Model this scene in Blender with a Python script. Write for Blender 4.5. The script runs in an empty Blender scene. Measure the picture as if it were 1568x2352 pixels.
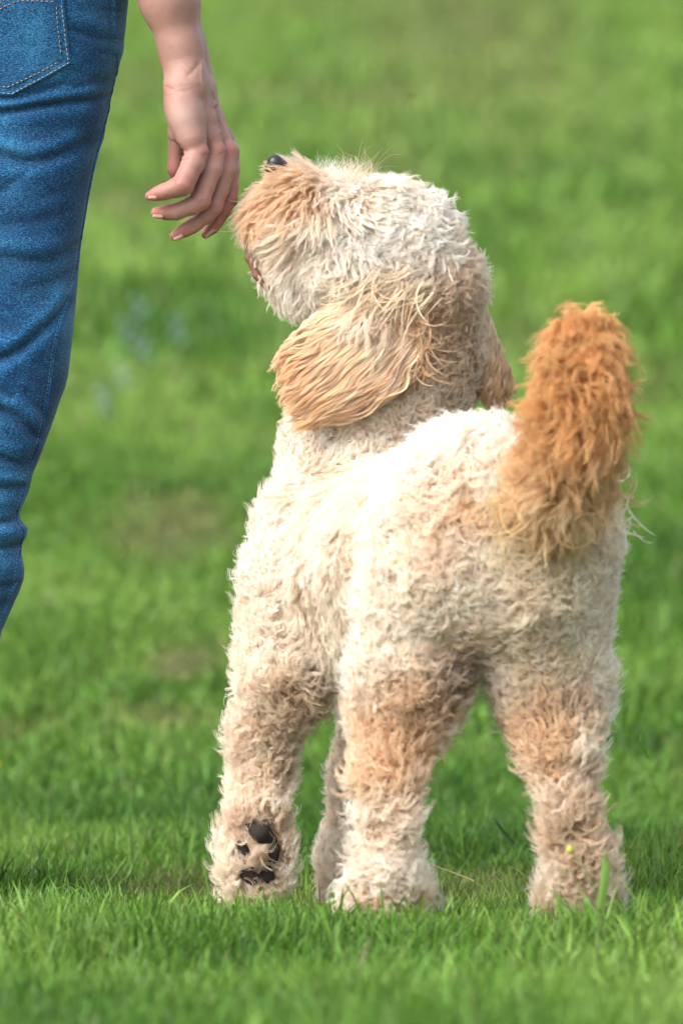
import bpy, math
import numpy as np
from mathutils import Vector, Matrix, Euler
from mathutils.bvhtree import BVHTree

SC = bpy.context.scene
COL = SC.collection
rng = np.random.default_rng(11)

# ------------------------------------------------------------------ camera
FPX = 15750.0            # focal length in photograph pixels (photo width 1568)
CAM = np.array([0.0, -7.0, 0.5])
PITCH = math.atan((1176 - 950) / FPX)
cd = bpy.data.cameras.new('camera'); cam = bpy.data.objects.new('camera', cd); COL.objects.link(cam)
cam.location = CAM; cam.rotation_euler = (math.pi / 2 - PITCH, 0, 0)
cd.sensor_fit = 'HORIZONTAL'; cd.sensor_width = 36.0; cd.lens = FPX / 1568 * 36
cd.clip_start = 0.1; cd.clip_end = 1000
cd.dof.use_dof = True; cd.dof.focus_distance = 6.97; cd.dof.aperture_fstop = 8.4
SC.camera = cam
RC = np.array(Euler((math.pi / 2 - PITCH, 0, 0)).to_matrix())

# ------------------------------------------------------------------ light
SUN_EL, SUN_AZ = math.radians(44), math.radians(-128)     # azimuth from +Y towards +X
w = bpy.data.worlds.new('World'); SC.world = w; w.use_nodes = True
nt = w.node_tree; nt.nodes.clear()
sky = nt.nodes.new('ShaderNodeTexSky'); sky.sky_type = 'NISHITA'; sky.sun_disc = False
sky.sun_elevation = SUN_EL; sky.sun_rotation = SUN_AZ; sky.dust_density = 4.0; sky.air_density = 1.0; sky.ozone_density = 0.6
bg = nt.nodes.new('ShaderNodeBackground'); bg.inputs['Strength'].default_value = 0.15
wo = nt.nodes.new('ShaderNodeOutputWorld')
hs = nt.nodes.new('ShaderNodeHueSaturation'); hs.inputs['Saturation'].default_value = .45
nt.links.new(sky.outputs[0], hs.inputs['Color']); nt.links.new(hs.outputs[0], bg.inputs[0]); nt.links.new(bg.outputs[0], wo.inputs[0])
sl = bpy.data.lights.new('sun', 'SUN'); sl.energy = 0.9; sl.angle = math.radians(30); sl.color = (1.0, 0.965, 0.92)
so = bpy.data.objects.new('sun', sl); COL.objects.link(so)
sd = Vector((math.sin(SUN_AZ) * math.cos(SUN_EL), math.cos(SUN_AZ) * math.cos(SUN_EL), math.sin(SUN_EL)))
so.rotation_euler = sd.to_track_quat('Z', 'Y').to_euler(); so.location = (0, 0, 8)
SC.view_settings.view_transform = 'Standard'; SC.view_settings.look = 'None'
SC.view_settings.exposure = 1.38; SC.view_settings.gamma = 1.0
SC.cycles.max_bounces = 10; SC.cycles.diffuse_bounces = 7; SC.cycles.glossy_bounces = 3
SC.cycles.transmission_bounces = 6; SC.cycles.transparent_max_bounces = 8
SC.cycles.use_denoising = True; SC.cycles.denoiser = 'OPENIMAGEDENOISE'; SC.cycles.denoising_input_passes = 'RGB_ALBEDO_NORMAL'
SC.cycles.use_adaptive_sampling = False
SC.cycles_curves.shape = 'RIBBONS'

# ------------------------------------------------------------------ basics
def W(px, py, d):
    """A photograph pixel at distance d along the view axis -> world point."""
    px = np.asarray(px, float); py = np.asarray(py, float); d = np.asarray(d, float)
    v = np.stack([(px - 784) / FPX * d, -(py - 1176) / FPX * d, -d + 0 * px], -1)
    return CAM + v @ RC.T
def project(P):
    v = (P - CAM) @ RC
    d = -v[..., 2]
    return 784 + v[..., 0] / d * FPX, 1176 - v[..., 1] / d * FPX, d
def wdir(dx, dy, dd=0.0):
    v = RC @ np.array([dx, -dy, -dd], float)
    return v / np.linalg.norm(v)
def unit(a):
    return a / np.maximum(np.linalg.norm(a, axis=-1, keepdims=True), 1e-9)
def lin(r, g, b):
    f = lambda c: (c / 255 / 12.92) if c <= 10 else (((c / 255 + 0.055) / 1.055) ** 2.4)
    return np.array([f(r), f(g), f(b)])
def link(name, data, mats=(), parent=None):
    o = bpy.data.objects.new(name, data); COL.objects.link(o)
    for m in mats: data.materials.append(m)
    if parent is not None: o.parent = parent
    return o
def empty(name, loc=(0, 0, 0)):
    o = bpy.data.objects.new(name, None); COL.objects.link(o); o.location = loc
    o.empty_display_size = 0.05
    return o
def tag(o, label=None, cat=None, group=None, kind=None):
    for k, v in (('label', label), ('category', cat), ('group', group), ('kind', kind)):
        if v: o[k] = v
    return o
def mesh_np(name, V, Q, smooth=True, col=None):
    """Mesh from numpy verts and equal-sized faces, optional per-point colour."""
    V = np.asarray(V, np.float32); Q = np.asarray(Q, np.int32)
    me = bpy.data.meshes.new(name)
    k = Q.shape[1]
    me.vertices.add(len(V)); me.vertices.foreach_set('co', V.ravel())
    me.loops.add(Q.size); me.loops.foreach_set('vertex_index', Q.ravel())
    me.polygons.add(len(Q)); me.polygons.foreach_set('loop_start', np.arange(0, Q.size, k, dtype=np.int32))
    me.polygons.foreach_set('use_smooth', np.full(len(Q), smooth))
    me.update(calc_edges=True)
    if col is not None:
        a = me.attributes.new('col', 'FLOAT_COLOR', 'POINT')
        c = np.ones((len(V), 4), np.float32); c[:, :3] = col; a.data.foreach_set('color', c.ravel())
    return me

def hash3(ix, iy, iz, seed):
    h = (ix.astype(np.int64) * 374761393 + iy.astype(np.int64) * 668265263 + iz.astype(np.int64) * 2147483647 + seed * 974634777) & 0xffffffff
    h = ((h ^ (h >> 13)) * 1274126177) & 0xffffffff
    h = h ^ (h >> 16)
    return (h & 0xffff) / 65535.0
def vnoise(P, scale, seed=0):
    """Smooth value noise in -1..1; P (N,3), scale = cells per metre."""
    P = np.asarray(P, float) * scale; i = np.floor(P); f = P - i; f = f * f * (3 - 2 * f); i = i.astype(np.int64)
    r = 0
    for a in (0, 1):
        for b in (0, 1):
            for c in (0, 1):
                ww = (f[..., 0] if a else 1 - f[..., 0]) * (f[..., 1] if b else 1 - f[..., 1]) * (f[..., 2] if c else 1 - f[..., 2])
                r = r + ww * hash3(i[..., 0] + a, i[..., 1] + b, i[..., 2] + c, seed)
    return r * 2 - 1

# ------------------------------------------------------------------ materials
def new_mat(name):
    m = bpy.data.materials.new(name); m.use_nodes = True
    n = m.node_tree; n.nodes.clear()
    out = n.nodes.new('ShaderNodeOutputMaterial')
    return m, n, out
def nd(n, t, **kw):
    x = n.nodes.new(t)
    for k, v in kw.items():
        if k in x.inputs: x.inputs[k].default_value = v
        else: setattr(x, k, v)
    return x
def principled(name, col=(0.5, 0.5, 0.5), rough=0.6, attr=False, spec=0.5, sheen=0.0, sss=0.0, bump=None):
    m, n, out = new_mat(name)
    p = nd(n, 'ShaderNodeBsdfPrincipled'); n.links.new(p.outputs[0], out.inputs[0])
    p.inputs['Roughness'].default_value = rough; p.inputs['Base Color'].default_value = (*col, 1)
    p.inputs['Specular IOR Level'].default_value = spec
    if sss:
        p.inputs['Subsurface Weight'].default_value = sss
        p.inputs['Subsurface Radius'].default_value = (0.012, 0.004, 0.002); p.inputs['Subsurface Scale'].default_value = 1.0
    if attr:
        a = nd(n, 'ShaderNodeAttribute', attribute_name='col'); n.links.new(a.outputs['Color'], p.inputs['Base Color'])
    if bump:
        tc = nd(n, 'ShaderNodeTexCoord'); nz = nd(n, 'ShaderNodeTexNoise', Scale=bump[0], Detail=4.0)
        b = nd(n, 'ShaderNodeBump', Strength=bump[1], Distance=bump[2])
        n.links.new(tc.outputs['Object'], nz.inputs['Vector']); n.links.new(nz.outputs[0], b.inputs['Height']); n.links.new(b.outputs[0], p.inputs['Normal'])
    return m
def fur_material(name, trans=0.35, rough=0.65):
    m, n, out = new_mat(name)
    a = nd(n, 'ShaderNodeAttribute', attribute_name='col')
    p = nd(n, 'ShaderNodeBsdfPrincipled', Roughness=rough); p.inputs['Specular IOR Level'].default_value = 0.35
    t = nd(n, 'ShaderNodeBsdfTranslucent'); mx = nd(n, 'ShaderNodeMixShader', Fac=trans)
    n.links.new(a.outputs['Color'], p.inputs['Base Color']); n.links.new(a.outputs['Color'], t.inputs['Color'])
    n.links.new(p.outputs[0], mx.inputs[1]); n.links.new(t.outputs[0], mx.inputs[2]); n.links.new(mx.outputs[0], out.inputs[0])
    return m
M_FUR = fur_material('fur', .45, .6)
M_SKINFUR = principled('undercoat', attr=True, rough=0.9, spec=0.1)
M_GRASS = fur_material('grass_blade', 0.3, 0.5)

# ------------------------------------------------------------------ signed distance bodies
class Body:
    """Smooth union of tapered capsules, meshed with surface nets."""
    def __init__(s): s.seg = []
    def chain(s, pts, k=0.02, **par):
        """pts: (px, py, d, r_px[, flat]) tuples; consecutive ones form tapered capsules."""
        P = [(W(p[0], p[1], p[2]), p[3] * p[2] / FPX) for p in pts]
        if len(P) == 1: P = P * 2
        for (a, ra), (b, rb) in zip(P[:-1], P[1:]): s.seg.append((a, b, ra, rb, k, par))
    def dist1(s, P, g):
        a, b, ra, rb = g[:4]
        ab = b - a; L2 = ab @ ab
        t = np.clip(((P - a) @ ab) / L2, 0, 1) if L2 > 1e-12 else np.zeros(P.shape[:-1])
        q = P - a - t[..., None] * ab
        return np.sqrt((q * q).sum(-1)) - (ra + (rb - ra) * t)
    def build(s, h, pad=0.02):
        lo = np.min([np.minimum(g[0] - g[2], g[1] - g[3]) for g in s.seg], 0) - pad
        hi = np.max([np.maximum(g[0] + g[2], g[1] + g[3]) for g in s.seg], 0) + pad
        n = np.ceil((hi - lo) / h).astype(int) + 1
        S = np.full(n, 1.0, np.float32)
        for g in s.seg:
            m = g[4] * 1.2 + 3 * h + 0.012
            l = np.maximum(np.floor((np.minimum(g[0] - g[2], g[1] - g[3]) - m - lo) / h).astype(int), 0)
            u = np.minimum(np.ceil((np.maximum(g[0] + g[2], g[1] + g[3]) + m - lo) / h).astype(int) + 1, n)
            ax = [lo[i] + h * np.arange(l[i], u[i]) for i in range(3)]
            P = np.stack(np.meshgrid(*ax, indexing='ij'), -1).astype(np.float32)
            d = s.dist1(P, g); k = g[4]
            sub = S[l[0]:u[0], l[1]:u[1], l[2]:u[2]]
            hh = np.clip(0.5 + 0.5 * (sub - d) / k, 0, 1)
            S[l[0]:u[0], l[1]:u[1], l[2]:u[2]] = sub * (1 - hh) + d * hh - k * hh * (1 - hh)
        s.S, s.lo, s.h = S, lo, h
        s.G = None
        return s.nets()
    def nets(s):
        S, lo, h = s.S, s.lo, s.h
        I = S < 0
        nx, ny, nz = S.shape
        cs = (nx - 1, ny - 1, nz - 1)
        cnt = np.zeros(cs, np.int32)
        for a in (0, 1):
            for b in (0, 1):
                for c in (0, 1): cnt += I[a:nx - 1 + a, b:ny - 1 + b, c:nz - 1 + c]
        act = (cnt > 0) & (cnt < 8)
        idx = np.argwhere(act); vid = np.full(cs, -1, np.int64); vid[act] = np.arange(len(idx))
        acc = np.zeros((len(idx), 3)); num = np.zeros(len(idx))
        cr = [(a, b, c) for a in (0, 1) for b in (0, 1) for c in (0, 1)]
        for p in cr:
            for ax in range(3):
                if p[ax]: continue
                q = list(p); q[ax] = 1
                sp = S[idx[:, 0] + p[0], idx[:, 1] + p[1], idx[:, 2] + p[2]]; sq = S[idx[:, 0] + q[0], idx[:, 1] + q[1], idx[:, 2] + q[2]]
                m = (sp < 0) != (sq < 0)
                t = np.where(m, sp / np.where(np.abs(sp - sq) < 1e-12, 1, sp - sq), 0)
                pos = np.array(p, float)[None].repeat(len(idx), 0); pos[:, ax] += t
                acc += pos * m[:, None]; num += m
        V = lo + h * (idx + acc / num[:, None])
        Q = []
        for ax in range(3):
            o1, o2 = [(1, 2), (2, 0), (0, 1)][ax]
            sh = [nx, ny, nz]
            A = [slice(1, x - 1) for x in sh]; A[ax] = slice(0, sh[ax] - 1)
            B = list(A); B[ax] = slice(1, sh[ax])
            ia, ib = I[tuple(A)], I[tuple(B)]
            base = np.array([1, 1, 1]); base[ax] = 0
            for flip, m in ((False, ia & ~ib), (True, ~ia & ib)):
                e = np.argwhere(m) + base
                if not len(e): continue
                def cell(d1, d2):
                    c = e.copy(); c[:, o1] += d1; c[:, o2] += d2
                    return vid[c[:, 0], c[:, 1], c[:, 2]]
                q = np.stack([cell(-1, -1), cell(0, -1), cell(0, 0), cell(-1, 0)], -1)
                Q.append(q[:, ::-1] if flip else q)
        Q = np.concatenate(Q); s.V, s.Q = V, Q
        return V, Q
    def normal(s, P):
        S, lo, h = s.S, s.lo, s.h
        g = []
        for ax in range(3):
            e = np.zeros(3); e[ax] = h * 1.5
            g.append(s.sample(P + e) - s.sample(P - e))
        return unit(np.stack(g, -1))
    def sample(s, P):
        x = np.clip((P - s.lo) / s.h, 0, np.array(s.S.shape) - 1.001); i = x.astype(int); f = x - i; r = 0
        for a in (0, 1):
            for b in (0, 1):
                for c in (0, 1):
                    r = r + (f[:, 0] if a else 1 - f[:, 0]) * (f[:, 1] if b else 1 - f[:, 1]) * (f[:, 2] if c else 1 - f[:, 2]) * s.S[i[:, 0] + a, i[:, 1] + b, i[:, 2] + c]
        return r
    def scatter(s, n, wfun=None):
        V, Q = s.V, s.Q
        a, b, c, d = (V[Q[:, i]] for i in range(4))
        ar = 0.5 * np.linalg.norm(np.cross(c - a, d - b), axis=1)
        ctr = (a + b + c + d) / 4
        if wfun is not None: ar = ar * wfun(ctr)
        f = rng.choice(len(Q), n, p=ar / ar.sum())
        u, v = rng.random((2, n, 1))
        return (a[f] * (1 - u) + b[f] * u) * (1 - v) + (d[f] * (1 - u) + c[f] * u) * v
    def weights(s, P, soft=0.015):
        D = np.stack([s.dist1(P, g) for g in s.seg], 1)
        w = np.exp(-(D - D.min(1, keepdims=True)) / soft)
        return w / w.sum(1, keepdims=True)
    def param(s, Wt, key, default):
        vals = np.array([np.asarray(g[5].get(key, default), float) for g in s.seg])
        return Wt @ vals
    def flow(s, Wt):
        f = []
        for g in s.seg:
            v = g[5].get('flow')
            f.append(v if v is not None else unit(g[1] - g[0]))
        return Wt @ np.array(f)

# ------------------------------------------------------------------ hair
def hair_object(name, P, rad, col, mat, parent=None):
    """P (N,K,3) strands, rad (N,K), col (N,K,3)"""
    N, K, _ = P.shape
    cu = bpy.data.hair_curves.new(name)
    cu.add_curves([K] * N)
    cu.attributes['position'].data.foreach_set('vector', P.astype(np.float32).ravel())
    a = cu.attributes.get('radius') or cu.attributes.new('radius', 'FLOAT', 'POINT')
    a.data.foreach_set('value', rad.astype(np.float32).ravel())
    c = cu.attributes.new('col', 'FLOAT_COLOR', 'POINT')
    cc = np.ones((N, K, 4), np.float32); cc[..., :3] = col; c.data.foreach_set('color', cc.ravel())
    return link(name, cu, [mat], parent)

def grow(root, nrm, flow, L, lie0, lie1, kap, grav, K, gdir=np.array([0, 0, -1.0]), wave=0.0, wlen=0.03, outward=None):
    """Lock centre lines: integrate a direction that leans from the normal into the flow while its heading curls."""
    n = len(root)
    t = unit(flow - (flow * nrm).sum(-1, keepdims=True) * nrm); b = np.cross(nrm, t)
    P = np.zeros((n, K, 3)); P[:, 0] = root; B = np.zeros((n, K, 3)); ds = (L / (K - 1))[:, None]
    head = rng.normal(0, 0.2, n) + .9 * vnoise(root, 55, 77)
    ph = rng.random(n) * 6.28
    for k in range(1, K):
        s = (k - 0.5) / (K - 1)
        th = lie0 + (lie1 - lie0) * s
        hd = head + kap * s ** 1.2
        tan = np.cos(hd)[:, None] * t + np.sin(hd)[:, None] * b
        d = np.cos(th)[:, None] * nrm + np.sin(th)[:, None] * tan
        if grav is not None: d = d + grav[:, None] * s * gdir
        d = unit(d)
        P[:, k] = P[:, k - 1] + d * ds
    if np.any(wave):
        side = unit(np.cross(P[:, -1] - P[:, 0], nrm))
        sarr = np.linspace(0, 1, K)
        x = sarr[None] * (L / wlen)[:, None] * 6.28 + ph[:, None]
        amp = (wave if np.ndim(wave) else np.full(n, wave))[:, None] * np.minimum(1, sarr[None] * 2.5)
        P = P + side[:, None] * (amp * np.sin(x))[..., None] + nrm[:, None] * (amp * 0.6 * np.cos(x))[..., None]
    return P, t, b

def strands(C, nrm, t, b, per, rootr, clump, jit=0.0012, Lvar=0.18):
    """Turn lock centre lines (n,K,3) into per hairs each."""
    n, K, _ = C.shape
    S = np.repeat(C, per, 0); T = np.repeat(t, per, 0); B = np.repeat(b, per, 0); N = np.repeat(nrm, per, 0)
    rr = np.repeat(np.broadcast_to(rootr, (n,)), per)
    cl = np.repeat(np.broadcast_to(clump, (n,)), per)
    m = n * per
    a = rng.random(m) * 6.28; r = np.sqrt(rng.random(m)) * rr
    s = np.linspace(0, 1, K)[None]
    # spread at the root in the surface plane, closing towards the tip, the lock keeping some thickness
    fac = 1 - cl[:, None] * (1 - np.exp(-4.5 * s))
    off = (T * np.cos(a)[:, None] + B * np.sin(a)[:, None])[:, None] * (r[:, None] * fac)[..., None]
    off = off + N[:, None] * (rng.normal(0, 1, m)[:, None] * r[:, None] * 0.35 * (s * (1 - 0.6 * s)) * 2)[..., None]
    dl = 1 + rng.normal(0, Lvar, m)
    S0 = S[:, :1]
    # shorten or lengthen along the lock
    q = np.clip(s * np.clip(dl, 0.45, 1.15)[:, None], 0, 1.0) * (K - 1)
    i = np.minimum(q.astype(int), K - 2); f = (q - i)[..., None]
    rows = np.arange(m)[:, None]
    S = S[rows, i] * (1 - f) + S[rows, i + 1] * f
    jn = rng.normal(0, jit, (m, 1, 3)) * (s ** 1.5)[..., None]
    jw = rng.normal(0, jit * 0.6, (m, 1, 3)) * np.sin(s * 6.28 * 1.3 + a[:, None])[..., None]
    return S + off + jn + jw

# ================================================================== the dog
CREAM = np.array([.955, .88, .79]); WHITE = np.array([.95, .91, .86]); TAN = np.array([.68, .52, .355])
APR = np.array([.84, .62, .40]); ORANGE = np.array([.73, .44, .20]); RUST = np.array([.79, .56, .33]); BROWN = np.array([.34, .20, .12]); PALE = np.array([.84, .73, .54])
dog = tag(empty('dog', W(900, 2100, 6.85) * np.array([1, 1, 0])), 'curly cream dog with raised orange tail, standing on the lawn and sniffing at a hand', 'dog')
DL = Vector(dog.location)

B = Body()
down = np.array([0, 0, -1.0])
# torso: rump close to the camera on the right, chest further off on the left
back = unit(W(1080, 1100, 6.66) - W(850, 1080, 7.0))
TB = dict(L=.028, lie1=1.42, kap=1.6, wave=.0012, rr=.0040, cl=.5, flow=unit(back + down * .7))
RB = dict(L=.032, lie1=1.36, kap=3.6, wave=.0020, rr=.0050, cl=.62, uc=.9, flow=unit(back * .6 + down))
B.chain([(790, 1215, 7.00, 148), (880, 1310, 6.92, 172), (960, 1270, 6.82, 172), (1060, 1190, 6.73, 176)], k=.05, **TB)
B.chain([(810, 1470, 6.97, 72), (850, 1440, 6.94, 100), (960, 1400, 6.85, 100)], k=.05, **TB)
B.chain([(1090, 1155, 6.68, 146), (1210, 1190, 6.69, 138), (1270, 1230, 6.70, 100)], k=.05, **RB)
B.chain([(1060, 1300, 6.68, 160), (1200, 1330, 6.68, 160)], k=.05, **RB)
# neck and chest
NK = dict(L=.021, lie1=1.30, kap=3.6, wave=.0012, rr=.0036, cl=.62, uc=.7, flow=down)
B.chain([(815, 1080, 7.02, 125), (905, 930, 7.04, 128), (965, 790, 7.04, 98), (980, 690, 7.03, 94)], k=.05, **NK)
B.chain([(735, 1000, 7.03, 68), (770, 880, 7.04, 80)], k=.04, **NK)
# head
HD = dict(L=.026, lie1=1.40, kap=2.0, wave=.0016, rr=.0036, cl=.5, flow=wdir(.8, .75))
B.chain([(900, 575, 7.01, 120), (988, 645, 7.01, 96)], k=.03, **HD)
B.chain([(885, 515, 7.0, 68), (942, 548, 7.0, 82)], k=.03, **HD)
CK = dict(L=.030, lie1=1.48, kap=.8, wave=.0014, rr=.0030, cl=.5, flow=wdir(-.55, .8))
B.chain([(800, 600, 6.99, 96), (725, 640, 7.0, 60)], k=.03, **CK)
B.chain([(860, 492, 7.0, 54), (780, 494, 7.0, 52)], k=.03, **{**CK, 'flow': wdir(-.2, .9)})
MZ = dict(L=.036, lie1=1.5, kap=.35, wave=.0012, rr=.0026, cl=.6, flow=wdir(-.85, .45))
B.chain([(780, 530, 7.0, 76), (696, 490, 6.99, 66), (644, 474, 6.99, 46)], k=.025, **MZ)
B.chain([(645, 426, 6.985, 14), (700, 452, 6.985, 20)], k=.02, **{**MZ, 'L': .015})
B.chain([(640, 520, 6.99, 52), (680, 590, 7.0, 52), (740, 640, 7.0, 40)], k=.025, **{**MZ, 'L': .03, 'flow': wdir(-.5, .8)})
B.chain([(900, 655, 6.975, 40), (850, 735, 6.972, 36), (800, 800, 6.98, 24)], k=.02, L=.045, lie1=1.5, kap=.5, wave=.0022, rr=.003, cl=.6, flow=wdir(-.62, .78))
# left hind leg
LG = dict(L=.034, lie1=1.36, kap=4.4, wave=.0022, rr=.0050, cl=.68, uc=.85)
LO = dict(L=.036, lie1=1.43, kap=2.8, wave=.0024, rr=.0050, cl=.68, uc=.85)
B.chain([(976, 1400, 6.70, 132), (948, 1530, 6.69, 98), (918, 1650, 6.70, 74)], k=.03, **LG)
B.chain([(916, 1650, 6.70, 72), (890, 1780, 6.67, 46), (884, 1880, 6.66, 33), (888, 1990, 6.66, 40)], k=.02, **LO)
B.chain([(888, 1990, 6.66, 40), (894, 2090, 6.69, 54)], k=.02, **LO)
B.chain([(865, 2062, 6.73, 50), (905, 2068, 6.75, 52)], k=.02, **LO)
# right hind leg
B.chain([(1250, 1380, 6.71, 116), (1252, 1500, 6.70, 102), (1266, 1600, 6.70, 88)], k=.03, **LG)
B.chain([(1266, 1600, 6.70, 84), (1288, 1720, 6.67, 52), (1304, 1840, 6.66, 28), (1324, 1960, 6.66, 40)], k=.02, **{**LG, 'L': .036})
B.chain([(1324, 1960, 6.66, 40), (1330, 2095, 6.69, 54)], k=.02, **LG)
B.chain([(1305, 2072, 6.73, 50), (1350, 2075, 6.74, 50)], k=.02, **LG)
# left front leg, lifted with the sole turned back
B.chain([(695, 1200, 6.99, 80), (665, 1330, 6.97, 72), (652, 1450, 6.96, 66), (648, 1560, 6.95, 72)], k=.03, **{**LG, 'L': .030, 'kap': 3.4})
B.chain([(650, 1565, 6.95, 70), (612, 1690, 6.96, 50), (596, 1790, 6.96, 36), (588, 1880, 6.955, 38), (582, 1960, 6.95, 42), (578, 2030, 6.95, 38)], k=.02, **{**LG, 'L': .032})
# right front leg, planted, mostly behind the left hind leg
B.chain([(850, 1500, 7.06, 75), (850, 1640, 7.05, 50), (825, 1800, 7.05, 44), (800, 1950, 7.05, 46), (790, 2035, 7.04, 48)], k=.02, **{**LG, 'L': .02})
# tail
TLP = [(1235, 1235, 6.65, 46), (1290, 1110, 6.58, 44), (1322, 980, 6.54, 40), (1338, 860, 6.53, 38), (1342, 785, 6.54, 30)]
B.chain(TLP, k=.02, L=.050, lie1=1.30, kap=3.4, wave=.003, rr=.0045, cl=.3, tail=1.0)
V, Q = B.build(.005)

patches = [  # px, py, radius px, colour, strength
    (640, 470, 85, RUST, .95), (590, 440, 60, APR, .8), (715, 480, 50, APR, .8), (660, 400, 40, TAN, .8), (600, 570, 45, APR, .6), (700, 560, 40, APR, .5),
    (572, 590, 24, BROWN, .9), (592, 638, 24, BROWN, .9), (625, 675, 20, BROWN, .8), (1000, 660, 85, TAN, 1), (1040, 740, 90, TAN, .95), (1030, 840, 90, TAN, .75), (990, 600, 60, TAN, .5), (930, 640, 45, TAN, .9), (1000, 900, 80, TAN, .4),
    (720, 620, 70, WHITE, .8), (840, 540, 90, WHITE, .9), (950, 480, 90, WHITE, .8), (960, 1050, 130, WHITE, .7), (600, 1250, 80, WHITE, .6), (690, 1000, 60, WHITE, .6),
    (1050, 1180, 48, RUST, 1.1), (1000, 1130, 60, APR, .3), (850, 1290, 55, APR, .45), (820, 1210, 50, APR, .3), (760, 1100, 60, APR, .3), (1000, 1260, 60, APR, .4), (700, 1330, 25, TAN, .7),
    (690, 1580, 60, TAN, .95), (650, 1640, 60, TAN, .7), (610, 1690, 55, TAN, .5), (660, 1720, 50, TAN, .6), (600, 1800, 40, APR, .4), (600, 1900, 55, TAN, .9), (590, 1990, 45, TAN, .7),  # tan leg and paw; self-shading behind the elbow is painted in too
    (960, 1600, 70, RUST, .6), (930, 1700, 75, RUST, .9), (960, 1780, 50, RUST, .8), (870, 1640, 50, APR, .5), (905, 1850, 50, APR, .25), (900, 2070, 50, RUST, .8), (880, 2100, 40, TAN, .6),
    (1240, 1650, 75, RUST, .95), (1310, 1620, 55, TAN, .8), (1280, 1720, 60, RUST, .7), (1350, 1700, 50, TAN, .6), (1330, 1880, 50, TAN, .9), (1345, 1950, 50, TAN, .7), (1320, 2060, 60, TAN, .6), (1280, 1500, 60, PALE, .7), (1200, 1420, 80, PALE, .5),
    (1090, 1470, 42, BROWN, .9), (1080, 1440, 40, APR, .8), (1060, 1540, 50, BROWN, .7), (1130, 1560, 40, TAN, .8), (1020, 1660, 34, BROWN, .5),  # brown between the hind legs, with inner-thigh shade painted into the coat
    (1250, 1250, 90, PALE, .8), (1180, 1180, 60, PALE, .7), (1330, 1250, 60, PALE, .4),
]
bvh = BVHTree.FromPolygons([tuple(v) for v in V], [tuple(q) for q in Q])
def cast(tree, px, py):
    o = Vector(CAM); d = Vector(W(px, py, 5.0)) - o
    h = tree.ray_cast(o, d.normalized())
    return (np.array(h[0]), np.array(h[1])) if h[0] is not None else (W(px, py, 6.95), np.array([0, -1.0, 0]))
PT = [(cast(bvh, p[0], p[1])[0], p[2] * 6.9 / FPX, p[3], p[4]) for p in patches]
tailA = W(*TLP[0][:3]); tailZ = W(*TLP[-1][:3])
def dog_colour(P, tail):
    c = np.broadcast_to(CREAM, P.shape).copy()
    c = c * (1 + .05 * vnoise(P, 40, 3)[:, None])
    am = np.clip(.30 + .6 * vnoise(P, 26, 16) + .35 * vnoise(P, 70, 17), 0, .6)[:, None]
    c = c * (1 - am * .40) + APR * am * .40
    wob = vnoise(P, 90, 5) * .35 + vnoise(P, 35, 6) * .25
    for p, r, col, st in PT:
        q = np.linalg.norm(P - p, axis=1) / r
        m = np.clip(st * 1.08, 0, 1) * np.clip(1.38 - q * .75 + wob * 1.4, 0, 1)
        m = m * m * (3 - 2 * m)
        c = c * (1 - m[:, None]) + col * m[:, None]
    h = np.clip((P[:, 2] - tailA[2]) / (tailZ[2] - tailA[2]), 0, 1)
    tc = PALE * (1 - h[:, None]) + ORANGE * h[:, None]
    tc = ORANGE * .5 + PALE * .5 + (ORANGE - PALE) * .5 * np.clip(h * 2.6 - .55 + .4 * vnoise(P, 60, 18), -1, 1)[:, None]
    m = np.clip(tail, 0, 1)[:, None]
    return np.clip(c * (1 - m) + tc * m, 0, 1)
Wt = B.weights(V)
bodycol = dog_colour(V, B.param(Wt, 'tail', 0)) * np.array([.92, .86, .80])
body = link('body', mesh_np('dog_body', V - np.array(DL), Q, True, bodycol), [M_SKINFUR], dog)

def facing(c):   # denser coat where the photograph sees it
    n = B.normal(c); v = unit(CAM - c)
    f = (n * v).sum(1)
    return np.where(f > -.25, 1.0, .35)

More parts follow.
